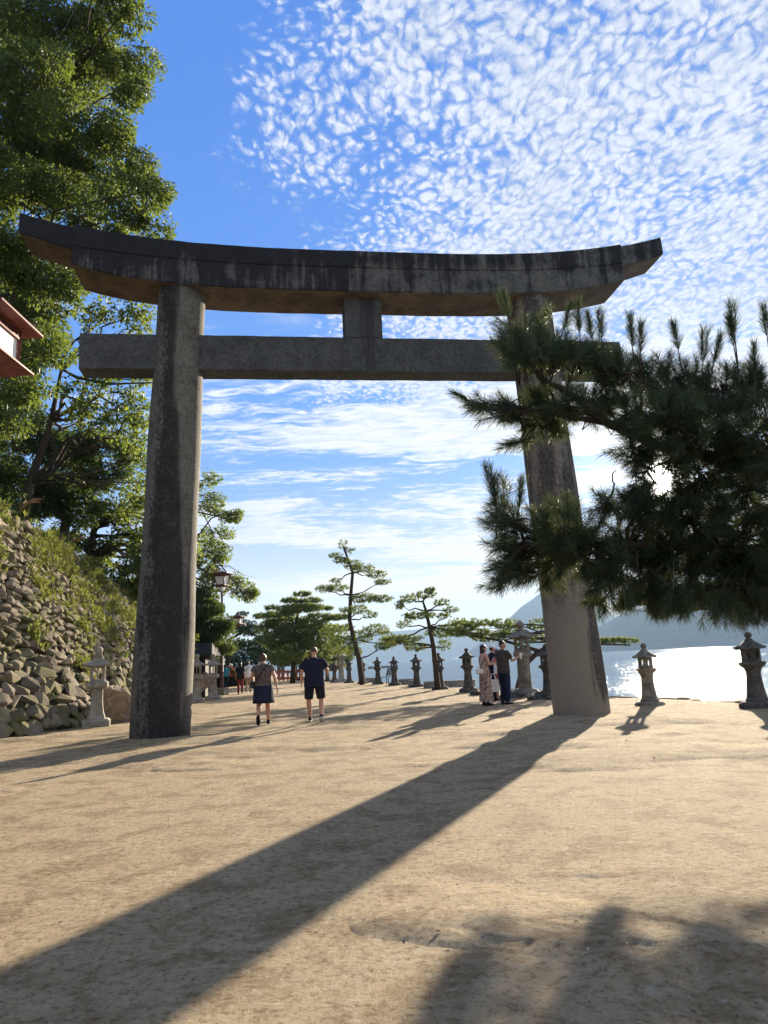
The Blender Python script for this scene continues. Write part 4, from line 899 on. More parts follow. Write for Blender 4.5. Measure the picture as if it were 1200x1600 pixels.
def firebox(mb, R, z0, h, n=6, rot=0.0, solid=(), win=(.5, .62), th=.06, oval=True, nseg=20):
    """prism walls pierced by windows: ring of outer rect to inner oval, with reveal depth"""
    for k in range(n):
        a0 = rot+2*math.pi*k/n; a1 = rot+2*math.pi*(k+1)/n
        A = Vector((math.cos(a0)*R, math.sin(a0)*R, 0)); B = Vector((math.cos(a1)*R, math.sin(a1)*R, 0)); e = (B-A); wd = e.length; e.normalize(); nrm = Vector((e.y, -e.x, 0))
        mid = (A+B)/2; V = []; F = []
        def pt(u, v, d): return mid+e*u+Vector((0, 0, z0+h/2+v))-nrm*d
        ow = []; iw = []
        for i in range(nseg):
            t = 2*math.pi*i/nseg+math.pi/4; c, s_ = math.cos(t), math.sin(t); m = max(abs(c), abs(s_))
            ow.append((c/m*wd/2, s_/m*h/2))
            if k in solid: iw.append((c*.01, s_*.01))
            else:
                p = 1.0 if oval else .55
                iw.append((math.copysign(abs(c)**p, c)*wd/2*win[0], math.copysign(abs(s_)**p, s_)*h/2*win[1]))
        for q in ow: V.append(pt(*q, 0))
        for q in iw: V.append(pt(*q, 0))
        for q in iw: V.append(pt(*q, th))
        for q in ow: V.append(pt(q[0]*(1-th*1.15/wd*2*.5), q[1], th))
        N = nseg
        for r in range(3):
            for i in range(N): F.append((r*N+i, r*N+(i+1) % N, (r+1)*N+(i+1) % N, (r+1)*N+i))
        mb.add(V, F)
def dark_lantern(label, loc, rz, s=1.0, mtl='lantern_dark', sd=0):
    root = thing('stone_lantern', label, 'stone lantern', loc, rz, 'dark stone lanterns along the sea wall'); m = M[mtl]; rr = random.Random(sd)
    J = .008
    mb = MB(); mb.lathe([(.33*s, -.08), (.36*s, .02), (.355*s, .09), (.31*s, .14), (.25*s, .155)], 14, rot=rr.random(), sx=1.08); mb.build('plinth', m, root, jitter=.03*s)
    mb = MB(); mb.lathe([(.235*s, .14), (.235*s, .20), (.205*s, .23), (.185*s, .36), (.165*s, .55), (.15*s, .72), (.152*s, .80), (.175*s, .84), (.175*s, .88)], 12); mb.build('shaft', m, root, jitter=J)
    mb = MB(); mb.lathe([(.17*s, .87), (.24*s, .92), (.28*s, .965), (.285*s, 1.01), (.25*s, 1.03)], 6); mb.build('platform', m, root, jitter=J)
    mb = MB(); firebox(mb, .20*s, 1.025, .29, 6, rot=0, win=(.50, .66)); mb.build('firebox', m, root)
    mb = MB(); hexroof(mb, .345*s, .09*s, 1.30, .20, 6, .05*s); mb.build('roof', m, root, True, 30, jitter=.006)
    mb = MB(); mb.lathe([(.085*s, 1.49), (.095*s, 1.52), (.05*s, 1.55), (.06*s, 1.575), (.085*s, 1.615), (.07*s, 1.66), (.03*s, 1.69), (.008, 1.705)], 12); mb.build('finial', m, root)
    return root
RL = [((1185, 1105), .3, 1.0, 'dark stone lantern at the right edge of the picture, nearest along the sea wall', 1.0),
      ((1016, 1101), .1, .93, 'stone lantern with two lit oval openings standing alone right of the gate leg', .95),
      ((859, 1091), .5, .98, 'dark stone lantern half hidden behind the sandy right gate leg', .95),
      ((733, 1082), .2, 1.02, 'dark stone lantern just left of the woman in the floral dress', 1.0),
      ((688, 1078), .4, 1.0, 'dark stone lantern behind the trunk of the smaller leaning pine', 1.0),
      ((652, 1073), .1, 1.0, 'dark stone lantern just left of the smaller pine trunk', 1.0),
      ((617, 1071), .6, 1.0, 'dark stone lantern just right of the empty bench', 1.0),
      ((591, 1069), .3, .98, 'dark stone lantern just left of the empty bench', 1.0),
      ((567, 1068), .2, .98, 'dark stone lantern behind the foot of the tall pine trunk', 1.0),
      ((546, 1067), .4, .98, 'small dark stone lantern right of the white granite lantern', 1.0),
      ((523, 1066), .1, .98, 'small dark stone lantern left of the white granite lantern', 1.0),
      ((512, 1065), .1, .95, 'small dark stone lantern partly behind the man in navy', 1.0)]
proto = None
for i, (p, rz, s, lab, _) in enumerate(RL):
    P = gnd(*p); P.z = gz(P.x, P.y)
    if i == 1 or i == 0: dark_lantern(lab, P, rz, .98 if i else 1.06, 'lantern_dark' if i == 0 else 'big_lantern', i).scale = (1, 1, 1.0 if i == 0 else .95)
    elif proto is None: proto = dark_lantern(lab, P, rz, 1.0, 'lantern_dark', i)
    else:
        c = copy_tree(proto); c.location = P; c.rotation_euler.z = rz; c.scale = (s, s, s*(1+.03*math.sin(i*3))); c['label'] = lab
for k, (px, py) in enumerate([(470, 1063), (462, 1062), (442, 1062), (436, 1061)]):
    c = copy_tree(proto); P = gnd(px, py); c.location = P; c.rotation_euler.z = k
    c['label'] = ['tiny distant stone lantern nearest the man between the two walkers', 'tiny distant stone lantern right of the low red fence post', 'tiny distant stone lantern close beside the woman walker', 'tiny distant stone lantern half behind the woman walker'][k]
def square_lantern(label, loc, rz, small=1.0):
    root = thing('stone_lantern', label, 'stone lantern', loc, rz, 'pale square stone lanterns along the left wall'); m = M['lantern_light']; J = .006
    mb = MB(); mb.box((0, 0, .08), (.72, .72, .24), ch=.05); mb.build('plinth', m, root, jitter=J)
    mb = MB(); V = []; F = []
    rows = [(.20, .23), (.24, .225), (.32, .200), (.42, .175), (.58, .158), (.78, .15), (1.0, .15), (1.02, .15)]
    for z, r in rows:
        c2 = r*.12
        for a, b in ((r-c2, -r), (r, -r+c2), (r, r-c2), (r-c2, r), (-r+c2, r), (-r, r-c2), (-r, -r+c2), (-r+c2, -r)): V.append((a, b, z))
    for j in range(len(rows)-1):
        for i in range(8): F.append((j*8+i, j*8+(i+1) % 8, j*8+8+(i+1) % 8, j*8+8+i))
    F += [tuple(reversed(range(8))), tuple(range(len(V)-8, len(V)))]; mb.add(V, F); sh = mb.build('shaft', m, root, jitter=.004)
    # shallow worn carving on the front
    mb = MB(); rr = random.Random(4)
    for k in range(5):
        z = .94-k*.088
        for q in range(4): mb.box((rr.uniform(-.02, .02), -.151, z+rr.uniform(-.03, .03)), ((.05, .004, .007) if q % 2 else (.007, .004, .05)))
    mb.build('carved_writing', plain('worn_carving', (.17, .155, .13), .95), sh, False)
    mb = MB(); mb.box((0, 0, 1.115), (.56, .56, .20), ch=.045); mb.box((0, 0, 1.02), (.40, .40, .03)); mb.build('platform', m, root, jitter=J)
    mb = MB(); firebox(mb, .275, 1.215, .42, 4, rot=math.pi/4, win=(.62, .76), th=.05, oval=False)
    mb.box((0, -.19, 1.42), (.035, .03, .34)); mb.box((0, .19, 1.42), (.035, .03, .34)); mb.box((0, 0, 1.23), (.34, .34, .03)); mb.build('firebox', m, root, False)
    mb = MB(); hexroof(mb, .56, .15, 1.63, .22, 4, .06, math.pi/4, 6); mb.build('roof', m, root, True, 30, jitter=.004)
    mb = MB(); mb.box((0, 0, 1.915), (.21, .21, .15), ch=.02); mb.box((0, 0, 1.86), (.27, .27, .05)); mb.lathe([(.07, 1.98), (.10, 2.01), (.125, 2.06), (.12, 2.11), (.09, 2.15), (.03, 2.175)], 16); mb.build('finial', m, root)
    return root
P = gnd(150, 1136); P.z = gz(P.x, P.y)
sq = square_lantern('pale square stone lantern in front of the rubble wall, left of the gate leg', P, .33)
for (p, lab) in (((307, 1098), 'pale square stone lantern half hidden by the right side of the stained gate leg'), ((333, 1094), 'pale square stone lantern just left of the maroon lamp post')):
    P = gnd(*p); c = copy_tree(sq); c.location = P; c.rotation_euler.z = .3; c['label'] = lab; c.scale = (.98, .98, .98)
def big_lantern(label, loc, s, mtl, rz, cat='stone lantern'):
    root = thing('stone_lantern', label, cat, loc, rz); m = M[mtl]; J = .008
    mb = MB(); mb.lathe([(.52, -.1), (.56, .02), (.52, .12), (.40, .2), (.34, .26), (.26, .29)], 14, sx=1.12); mb.build('plinth', m, root, jitter=.04)
    mb = MB(); mb.lathe([(.235, .28), (.225, .5), (.215, .9), (.205, 1.22), (.22, 1.26)], 12); mb.build('shaft', m, root, jitter=J)
    mb = MB(); mb.lathe([(.22, 1.25), (.30, 1.31), (.36, 1.36), (.37, 1.42), (.33, 1.46), (.335, 1.50), (.31, 1.53)], 6); mb.build('platform', m, root, jitter=J)
    mb = MB(); firebox(mb, .30, 1.525, .44, 6, win=(.52, .66), th=.07); mb.build('firebox', m, root)
    mb = MB(); hexroof(mb, .60, .13, 1.955, .24, 6, .07); mb.build('roof', m, root, True, 30, jitter=.008)
    mb = MB(); mb.lathe([(.13, 2.18), (.15, 2.22), (.09, 2.26), (.08, 2.29), (.13, 2.34), (.15, 2.40), (.13, 2.46), (.06, 2.50), (.02, 2.55)], 12); mb.build('finial', m, root)
    root.scale = (s, s, s); return root
P = gnd(822, 1088); P.z = gz(P.x, P.y)
big_lantern('large pale stone lantern behind the talking group, beside the right gate leg', P, 1.03, 'big_lantern', .35)
P = gnd(534, 1066); big_lantern('tall white granite lantern standing among small dark lanterns at the far water edge', P, .98, 'lantern_light', .1)
# kerb blocks and rocks at the wall edge
for i, (px, py, w_, lab) in enumerate([(577, 1066, 1.3, 'low grey stone block beside the foot of the tall pine'), (632, 1069, 1.5, 'low grey stone block between two dark lanterns right of the bench'), (703, 1073, 2.6, 'long low grey stone block right of the smaller pine trunk'), (645, 1072, .5, 'small squat stone block beside the lantern left of the smaller pine')]):
    P = gnd(px, py); mb = MB(); mb.box((0, 0, .14), (w_, .45, .34), ch=.03); o = mb.build('stone_block', M['block'], jitter=.01); o.location = P; o.rotation_euler.z = -.15
    tag(o, lab, 'stone block', 'low stone blocks along the sea wall')
def rock(label, loc, A, k, m='boulder', group=None):
    rp = RockPile(); rp.put((0, 0, 0), A, k); o = rp.build('boulder', M[m]); o.location = loc; tag(o, label, 'rock', group); 
    s_ = o.modifiers.new('sub', 'SUBSURF'); s_.levels = s_.render_levels = 2; s_.subdivision_type = 'SIMPLE'
    tx = bpy.data.textures.new('rockn', 'CLOUDS'); tx.noise_scale = .35; d = o.modifiers.new('d', 'DISPLACE'); d.texture = tx; d.strength = .14; d.mid_level = .5
    return o
rock('big brown wedge-shaped boulder leaning by the wall behind the left square lantern', (-8.25, 22.2, .35), rotax(.6, .8, .55, .75, .5), 3)
rock('tall pale slanted rock between the paired square lanterns', (-8.75, 33.6, .5), rotax(.3, .45, .4, .9, .5), 5)
rock('dark rounded rock beside the left gate leg at the wall foot', (-7.7, 22.6, .12), rotax(.2, .4, .35, .3), 8)
for i, (px, py, s_, lab) in enumerate([(800, 1090, .35, 'flat dark rock left of the large pale lantern foot'), (842, 1092, .4, 'flat dark rock right of the large pale lantern foot'), (745, 1086, .28, 'small low dark rock behind the floral dress hem'), (870, 1093, .3, 'dark low rock at the back of the right gate leg foot')]):
    P = gnd(px, py); rock(lab, P+Vector((0, 0, .04)), rotax(i, s_*1.5, s_*.8, s_*.42), 9+i, 'lantern_dark')
# stray pebble and twig litter on the sand
P = gnd(820, 1269); rp = RockPile(); rp.put((0, 0, 0), rotax(.4, .022, .016, .012), 4); o = rp.build('pebble', M['lantern_light']); o.location = P+Vector((0, 0, gz(P.x, P.y)+.012)); tag(o, 'small pale pebble lying alone on the open sand right of the long shadow', 'pebble')
def twigs():
    rs = random.Random(21); mb = MB()
    for _ in range(420):
        y = 2.6+rs.random()**1.4*15; x = rs.uniform(-.55, .56)*y
        if x > edge(y)-.3: continue
        a = rs.uniform(0, 3.14); L = rs.uniform(.008, .035); z = gz(x, y)+.004; r = rs.uniform(.0008, .002)*(1+y*.08)
        mb.tube([(x, y, z), (x+math.cos(a)*L*.5, y+math.sin(a)*L*.5, z+rs.uniform(0, .006)), (x+math.cos(a+.3)*L, y+math.sin(a+.3)*L, z)], r, 4)
    tag(mb.build('pine_litter', M['bark']), 'fallen twigs and pine litter sprinkled thinly over the sand', 'litter', kind='stuff')
twigs()
def litter():
    rs = random.Random(8); rp = RockPile()
    for _ in range(1500):
        y = 2.6+rs.random()**1.6*16; x = rs.uniform(-.56, .56)*y; r = rs.uniform(.0012, .0036)*(1+y*.10)
        if x > edge(y)-.3: continue
        rp.put((x, y, gz(x, y)+r*.3), rotax(rs.uniform(0, 3), r*1.5, r, r*.8))
    tag(rp.build('gravel', M['ground_grit']), 'scattered grit and tiny stones on the sandy ground', 'gravel', kind='stuff')
litter()
# ------------------------------------------------------------------ lamp posts
def lantern_head(mb_frame, mb_panel, mb_roof, mb_tray, c, w0, w1, h, roof=.30):
    """square lantern: tapered box, corner frames, slats under the eave, hipped roof"""
    cx, cy, cz = c
    for sx in (-1, 1):
        for sy in (-1, 1):
            mb_frame.tube([(cx+sx*w0, cy+sy*w0, cz), (cx+sx*w1, cy+sy*w1, cz+h)], [w1*.075]*2, 4)
    for z, w in ((cz+.01, w0), (cz+h*.80, w0+(w1-w0)*.8), (cz+h, w1)):
        for k in range(4):
            a = k*math.pi/2; mb_frame.box((cx+math.cos(a)*w, cy+math.sin(a)*w, z), ((w1*.08, 2*w, w1*.11) if k % 2 == 0 else (2*w, w1*.08, w1*.11)))
    for k in range(4):
        a = k*math.pi/2; w = w0+(w1-w0)*.9
        for q in range(7):
            u = (-1+2*(q+.5)/7)*w*.93; mb_frame.box((cx+math.cos(a)*w-math.sin(a)*u, cy+math.sin(a)*w+math.cos(a)*u, cz+h*.9), (w1*.055, w1*.055, h*.2))
    f = .93; n0 = w0*f; n1 = (w0+(w1-w0)*.8)*f
    mb_panel.add([(cx-n0, cy-n0, cz+.02), (cx+n0, cy-n0, cz+.02), (cx+n0, cy+n0, cz+.02), (cx-n0, cy+n0, cz+.02), (cx-n1, cy-n1, cz+h*.78), (cx+n1, cy-n1, cz+h*.78), (cx+n1, cy+n1, cz+h*.78), (cx-n1, cy+n1, cz+h*.78)],
                 [(3, 2, 1, 0), (4, 5, 6, 7), (0, 1, 5, 4), (1, 2, 6, 5), (2, 3, 7, 6), (3, 0, 4, 7)])
    R = w1*(1+roof*2.2)*1.414; mb_roof.lathe([(R*.96, -.012), (R, .0), (R, .022), (R*.5, w1*.28), (R*.10, w1*.50), (.01, w1*.52)], 4, (cx, cy, cz+h+.01), math.pi/4)
    R2 = w0*1.45*1.414; mb_tray.lathe([(R2*.55, -.10*w0*4), (R2*.9, -.03), (R2, -.02), (R2, .0)], 4, (cx, cy, cz-.01), math.pi/4)
def lamp_post(label, loc, rz, H, head, arm, pr=.065):
    root = thing('lamp_post', label, 'lamp post', loc, rz, 'maroon lantern lamp posts')
    mb = MB(); mb.box((0, 0, .18), (.55, .55, .40), ch=.03); mb.build('stone_foot', M['block'], root)
    mb = MB(); mb.lathe([(pr*1.5, .36), (pr*1.5, .9), (pr*1.1, 1.0), (pr, H*.55), (pr*.8, H-.05), (pr*1.7, H)], 14); mb.build('pole', M['maroon'], root)
    a, b, c, e = MB(), MB(), MB(), MB(); lantern_head(a, b, c, e, (0, 0, H+.10), *head)
    hd = a.build('lamp_head', M['redwood'], root, False); b.build('panel', M['panel'], hd, False); c.build('lamp_roof', M['redwood'], hd, False); e.build('lamp_tray', M['redwood'], hd, False)
    z, out, hd2 = arm
    mb = MB(); mb.tube([(0, 0, z-.25), (out*.25, 0, z-.05), (out*.6, 0, z+.06), (out, 0, z+.02)], .028, 8); mb.lathe([(.10, -.12), (.13, 0), (.10, .12)], 10, (0, 0, z-.22)); mb.build('arm', M['maroon'], root)
    a, b, c, e = MB(), MB(), MB(), MB(); lantern_head(a, b, c, e, (out, 0, z+.02-hd2[2]*.45), *hd2)
    h2 = a.build('side_lantern', M['redwood'], root, False); b.build('panel', M['panel'], h2, False); c.build('lamp_roof', M['redwood'], h2, False); e.build('lamp_tray', M['redwood'], h2, False)
    mb = MB(); mb.ball((.05, -.12, H-.15), (.15, .12, .15)); mb.build('loudspeaker', M['panel'], root)
    return root
P = gnd(347, 1086); lamp_post('maroon lamp post with two paper-like lanterns beside the paired square lanterns', P, -.25, 6.0, (.22, .33, .62), (4.0, .95, (.24, .27, .36)))
# near one: only the side lantern reaches into the frame at left
n_at = at(-30, 540, 7.2)
nl = lamp_post('red-brown lamp with a white panel poking in at the left edge of the picture', (n_at.x-1.2, 7.2, 0), .0, 8.2, (.22, .33, .62), (n_at.z+.01, 1.2, (.27, .27, .44)), .07)
# ------------------------------------------------------------------ far buildings, fence, bench
def gatehouse():
    b = gnd(312, 1088); root = thing('wooden_shed', 'low black wooden shed half hidden under the round tree behind the square lanterns', 'shed', (-10.6, 38.2, 0), .05)
    mb = MB(); mb.box((0, 0, 1.05), (2.4, 2.4, 2.2)); mb.build('wall', M['dark_wood'], root, False)
    mb = MB(); mb.box((0, -1.22, .9), (.9, .05, 1.8)); mb.build('door', M['black'], root, False)
    mb = MB(); mb.add([(-1.6, -1.6, 2.1), (1.6, -1.6, 2.1), (1.6, 1.6, 2.1), (-1.6, 1.6, 2.1), (-1.3, 0, 2.8), (1.3, 0, 2.8), (-1.6, -1.6, 2.18), (1.6, -1.6, 2.18), (1.6, 1.6, 2.18), (-1.6, 1.6, 2.18)], [(3, 2, 1, 0), (0, 1, 7, 6), (1, 2, 8, 7), (2, 3, 9, 8), (3, 0, 6, 9), (6, 7, 5, 4), (8, 9, 4, 5), (7, 8, 5), (9, 6, 4)]); mb.build('roof', M['slate'], root, False)
    root = thing('low_building', 'low grey-green building behind the distant walkers under the blue-green pine', 'building', (-19.5, 74, 0), .0)
    mb = MB(); mb.box((0, 0, 1.5), (6, 5, 3)); mb.build('wall', M['plaster'], root, False)
    mb = MB(); mb.add([(-3.6, -3.2, 2.95), (3.6, -3.2, 2.95), (3.6, 3.2, 2.95), (-3.6, 3.2, 2.95), (-3, 0, 4.4), (3, 0, 4.4)], [(3, 2, 1, 0), (0, 1, 5, 4), (2, 3, 4, 5), (1, 2, 5), (3, 0, 4)]); mb.build('roof', M['slate'], root, False)
    for k in range(3):
        mb = MB(); mb.box((-1.8+k*1.8, -2.52, 1.5), (1.0, .06, 1.0)); mb.build('window', M['dark_wood'], root, False)
gatehouse()
def fence():
    P = gnd(430, 1064); Q = gnd(478, 1063); root = thing('red_fence', 'low faded red fence far along the path between the two walkers', 'fence', P, math.atan2(Q.y-P.y, Q.x-P.x)); L = (Q-P).length
    for k in range(8):
        mb = MB(); mb.box((L*k/7, 0, .5), (.14, .14, 1.0)); mb.build('post', plain('faded_red', (.42, .13, .10), .8), root, False)
    for z in (.25, .85):
        mb = MB(); mb.box((L/2, .0, z), (L, .08, .22)); mb.build('rail', plain('faded_red', (.42, .13, .10), .8), root, False)
fence()
def bench():
    P = gnd(605, 1068.5); root = thing('bench', 'empty dark bench facing the sea between two dark stone lanterns', 'bench', P, 1.1); m = M['dark_wood']
    mb = MB(); [mb.box((0, -.18+k*.12, .44), (1.2, .10, .035)) for k in range(4)]; mb.build('seat', m, root, False)
    mb = MB(); [mb.box((0, -.27-k*.03, .56+k*.11), (1.2, .03, .085)) for k in range(4)]; mb.build('backrest', m, root, False)
    for sx in (-.5, .5):
        for a in ((sx, .16, 0), (sx, -.22, 0)):
            mb = MB(); mb.tube([(a[0], a[1], 0), (a[0], a[1], .43)] if a[1] > 0 else [(a[0], -.22, 0), (a[0], -.24, .45), (a[0], -.38, .95)], .022, 6); mb.build('leg', m, root)
bench()
# ------------------------------------------------------------------ people
def hand(mb, w, d, side, palm_n, curl=.5, s=1.0):
    """palm + four unequal fingers + thumb growing from the wrist w along d; palm_n = palm facing"""
    w = Vector(w); d = Vector(d).normalized(); n = Vector(palm_n); n = (n-d*n.dot(d)).normalized(); t = d.cross(n)*side
    mb.tube([w-d*.02, w+d*.02, w+d*.055, w+d*.085], [(.024, .021), (.034*s, .017), (.040*s, .016), (.036*s, .013)], 10, ref=tuple(t))
    for i, (o, L) in enumerate(((.030, .068), (.010, .078), (-.010, .072), (-.029, .056))):
        a = w+d*.078+t*o; c1 = curl*(.7+.1*i); L *= s
        p1 = a+(d*math.cos(c1*.5)+n*math.sin(c1*.5))*L*.45; p2 = p1+(d*math.cos(c1*1.3)+n*math.sin(c1*1.3))*L*.32; p3 = p2+(d*math.cos(c1*2)+n*math.sin(c1*2))*L*.25
        mb.tube([a, p1, p2, p3], [.0095, .009, .008, .0065], 6)
    a = w+d*.022+t*.028; p1 = a+(d*.6+t*.75+n*.25).normalized()*.035; p2 = p1+(d*.9+t*.25+n*.35).normalized()*.03; mb.tube([a, p1, p2], [.012, .0105, .008], 6)
def person(label, loc, rz, J, cloth, H=1.0, vox=.012, skin='skin', fat=1.0, hairstyle='short', hair='hair_black', face=True, group=None):
    """J: joints. shoulders sl/sr, elbows, wrists, hips, knees, ankles, toe dirs; +y is the way the person faces"""
    base = dict(sl=(-.185, 0, 1.42), el=(-.235, -.02, 1.14), wl=(-.245, .06, .90), sr=(.185, 0, 1.42), er=(.235, -.02, 1.14), wr=(.245, .06, .90),
                hl=(-.095, 0, .92), kl=(-.10, .02, .49), al=(-.10, -.02, .075), tl=(0, 1, 0), hr=(.095, 0, .92), kr=(.10, .02, .49), ar=(.10, -.02, .075), tr=(0, 1, 0), hd=(0, .02, 1.62), look=0.0, curl=.5)
    base.update(J); J = {k: (Vector(v) if isinstance(v, tuple) else v) for k, v in base.items()}
    root = thing('person', label, 'person', loc, rz, group); root.scale = (H, H, H)
    f = fat; mb = MB()
    mb.tube([(0, 0, .86), (0, 0, .95), (0, 0, 1.07), (0, 0, 1.20), (0, 0, 1.33), (0, -.005, 1.43), (0, 0, 1.475)], [(.10, .09), (.155*f, .115*f), (.13*f, .105*f), (.145*f, .11*f), (.165*f, .11*f), (.14, .085), (.07, .06)], 18)
    mb.tube([(0, -.005, 1.44), (0, .0, 1.50), J['hd']+Vector((0, 0, -.04))], [(.062, .06), (.056, .056), (.054, .054)], 12)
    hd = J['hd']; lk = J['look']; fx, fy = math.sin(-lk), math.cos(lk)
    def hp(a, b, c): return (hd.x+a*math.cos(lk)-b*math.sin(lk), hd.y+a*math.sin(lk)+b*math.cos(lk), hd.z+c)
    mb.ball(hd, (.077, .093, .112), 18, 12); mb.ball(hp(0, .035, -.055), (.052, .055, .06), 12, 8)
    for e in (-1, 1): mb.ball(hp(e*.078, -.005, -.01), (.014, .022, .032), 8, 6)
    mb.tube([hp(0, .086, .015), hp(0, .107, -.028), hp(0, .09, -.038)], [.008, .014, .010], 7)
    mb.tube([hp(-.022, .082, -.068), hp(0, .094, -.066), hp(.022, .082, -.068)], [.005, .009, .005], 6)
    for s_, a, b, c in ((-1, 'sl', 'el', 'wl'), (1, 'sr', 'er', 'wr')):
        sh, el, wr = J[a], J[b], J[c]; ff = .5+.5*f
        mb.ball(sh+Vector((-s_*.03, 0, -.025)), (.052*ff, .050, .045), 12, 8)
        mb.tube([sh+Vector((-s_*.02, 0, -.035)), sh.lerp(el, .35), el, el.lerp(wr, .3), wr], [.046*ff, .051*ff, .039*ff, .040*ff, .025], 12)
        d = (wr-el).normalized(); hand(mb, wr, d, s_, Vector((-s_, .15, 0)) if abs(d.z) > .5 else Vector((-s_*.3, 0, -1)) if not J.get('palm') else J['palm'], J['curl'])
    for s_, a, b, c, tt in ((-1, 'hl', 'kl', 'al', 'tl'), (1, 'hr', 'kr', 'ar', 'tr')):
        hi, kn, an = J[a], J[b], J[c]; ff = .45+.55*f
        mb.tube([hi+Vector((0, 0, .05)), hi.lerp(kn, .3), hi.lerp(kn, .8), kn, kn.lerp(an, .28), kn.lerp(an, .75), an], [.088*f, .084*f, .062*ff, .054*ff, .058*ff, .038*ff, .036], 14)
        td = J[tt].normalized(); mb.tube([an-td*.045+Vector((0, 0, -.02)), an+td*.06+Vector((0, 0, -.035)), an+td*.14+Vector((0, 0, -.05))], [(.034, .036), (.038, .028), (.03, .018)], 10)
    body = mb.build('body', M[skin], root); remesh(body, vox, 2); body.name = 'body'
    if face and vox < .02:
        for e in (-1, 1): q = MB(); q.ball(hp(e*.030, .086, .012), (.011, .007, .006), 8, 6); q.build('eye', M['hair_black'], root)
    # clothes
    C = cloth
    if 'shirt' in C:
        k = C.get('shirt_len', .86); mb = MB(); g = C.get('loose', .022)
        mb.tube([(0, 0, k), (0, 0, k+.04), (0, 0, 1.0), (0, 0, 1.10), (0, 0, 1.22), (0, 0, 1.34), (0, -.003, 1.43), (0, 0, 1.475), (0, 0, 1.492)],
                [(.168*f+g, .125*f+g), (.170*f+g, .127*f+g), (.162*f+g, .122*f+g), (.150*f+g, .118*f+g), (.158*f+g, .12*f+g), (.178*f+g*.7, .12*f+g*.6), (.155+g*.5, .095+g*.3), (.085, .075), (.066, .064)], 20)
        sl = C.get('sleeve', .62)
        for s_, a, b in ((-1, 'sl', 'el'), (1, 'sr', 'er')):
            sh, el = J[a], J[b]; mb.ball(sh+Vector((-s_*.035, 0, -.022)), (.082, .074, .066), 12, 8); ff = .5+.5*f
            if sl <= 1: mb.tube([sh+Vector((-s_*.03, 0, -.012)), sh.lerp(el, sl*.55), sh.lerp(el, sl)], [.076*ff, .074*ff, .074*ff], 12)
            else: wr = J['wl' if s_ < 0 else 'wr']; mb.tube([sh, el, el.lerp(wr, .9)], [.07*ff, .055, .042], 12)
        o = mb.build('shirt', M[C['shirt']], root); remesh(o, vox, 3); o.name = 'shirt'
    if 'skirt' in C:
        z1 = C['skirt_len']; mb = MB(); N = 28; rows = 7; V = []; F = []; fl = C.get('flare', .10)
        for j in range(rows):
            q = j/(rows-1); z = 1.06+(z1-1.06)*q
            for i in range(N):
                a = 2*math.pi*i/N; fold = 1+.05*q*math.sin(a*9+1)+.03*q*math.sin(a*5); r1 = (.150*f+.045*min(1, q*3)+fl*q)*fold; r2 = (.118*f+.04*min(1, q*3)+fl*.8*q)*fold
                V.append((r1*math.cos(a), r2*math.sin(a)+C.get('sway', 0)*q, z))
        for j in range(rows-1):
            for i in range(N): F.append((j*N+i, j*N+(i+1) % N, (j+1)*N+(i+1) % N, (j+1)*N+i))
        mb.add(V, F+[tuple(range(N))]); o = mb.build('skirt', M[C['skirt']], root, True, 180); sm = o.modifiers.new('t', 'SOLIDIFY'); sm.thickness = .008
    if 'dress' in C:
        mb = MB(); mb.tube([(0, 0, .13), (0, 0, .40), (0, 0, .80), (0, 0, .97), (0, 0, 1.12), (0, 0, 1.26), (0, 0, 1.36)], [(.235, .20), (.20, .18), (.185, .155), (.175, .14), (.138, .118), (.165, .135), (.155, .115)], 22)
        for s_ in (-1, 1): mb.tube([(s_*.10, .05, 1.34), (s_*.11, .03, 1.46), (s_*.10, -.05, 1.40)], .014, 6)
        o = mb.build('dress', M[C['dress']], root); remesh(o, vox, 2); o.name = 'dress'
    if 'pants' in C:
        q = C.get('pants_len', .95); wd = C.get('pants_w', 1.0); mb = MB()
        mb.tube([(0, 0, .83), (0, 0, .90), (0, 0, 1.0), (0, 0, 1.06)], [(.10, .09), (.168*f+.012, .125*f+.014), (.155*f+.014, .12*f+.012), (.142*f+.01, .112*f+.01)], 18)
        for a, b, c in (('hl', 'kl', 'al'), ('hr', 'kr', 'ar')):
            hi, kn, an = J[a], J[b], J[c]
            if q <= .5: mb.tube([hi+Vector((0, 0, .04)), hi.lerp(kn, .4), hi.lerp(kn, q*2)], [.098*f, .088*f*wd, .078*f*wd], 14)
            else: mb.tube([hi+Vector((0, 0, .04)), hi.lerp(kn, .4), kn, kn.lerp(an, .4), kn.lerp(an, q)], [.10*f, .096*f*wd, .075*f*wd, .070*f*wd, .062*f*wd], 14)
        o = mb.build(C.get('pname', 'trousers'), M[C['pants']], root); remesh(o, vox, 2); o.name = C.get('pname', 'trousers')
    # shoes
    if C.get('shoes', True):
        for a, tt in (('al', 'tl'), ('ar', 'tr')):
            an = J[a]; td = J[tt].normalized(); up = Vector((0, 0, 1)); up = (up-td*up.dot(td)).normalized(); mb = MB()
            mb.tube([an-td*.062-up*.03, an-td*.03-up*.028, an+td*.05-up*.036, an+td*.12-up*.044, an+td*.175-up*.05], [(.022, .024), (.042, .040), (.044, .036), (.046, .026), (.026, .016)], 12, ref=(1, 0, 0))
            mb.tube([an-up*.02, an+up*.03-td*.01], [.045, .043], 12)
            sh = mb.build('shoe', M[C.get('shoe', 'shoe')], root); mb = MB()
            mb.tube([an-td*.070-up*.062, an-td*.03-up*.064, an+td*.05-up*.064, an+td*.12-up*.064, an+td*.182-up*.060], [(.024, .010), (.045, .013), (.044, .013), (.050, .013), (.028, .010)], 12, ref=(1, 0, 0)); mb.build('sole', M[C.get('sole', 'rubber')], sh)
    # hair / hat
    mb = MB()
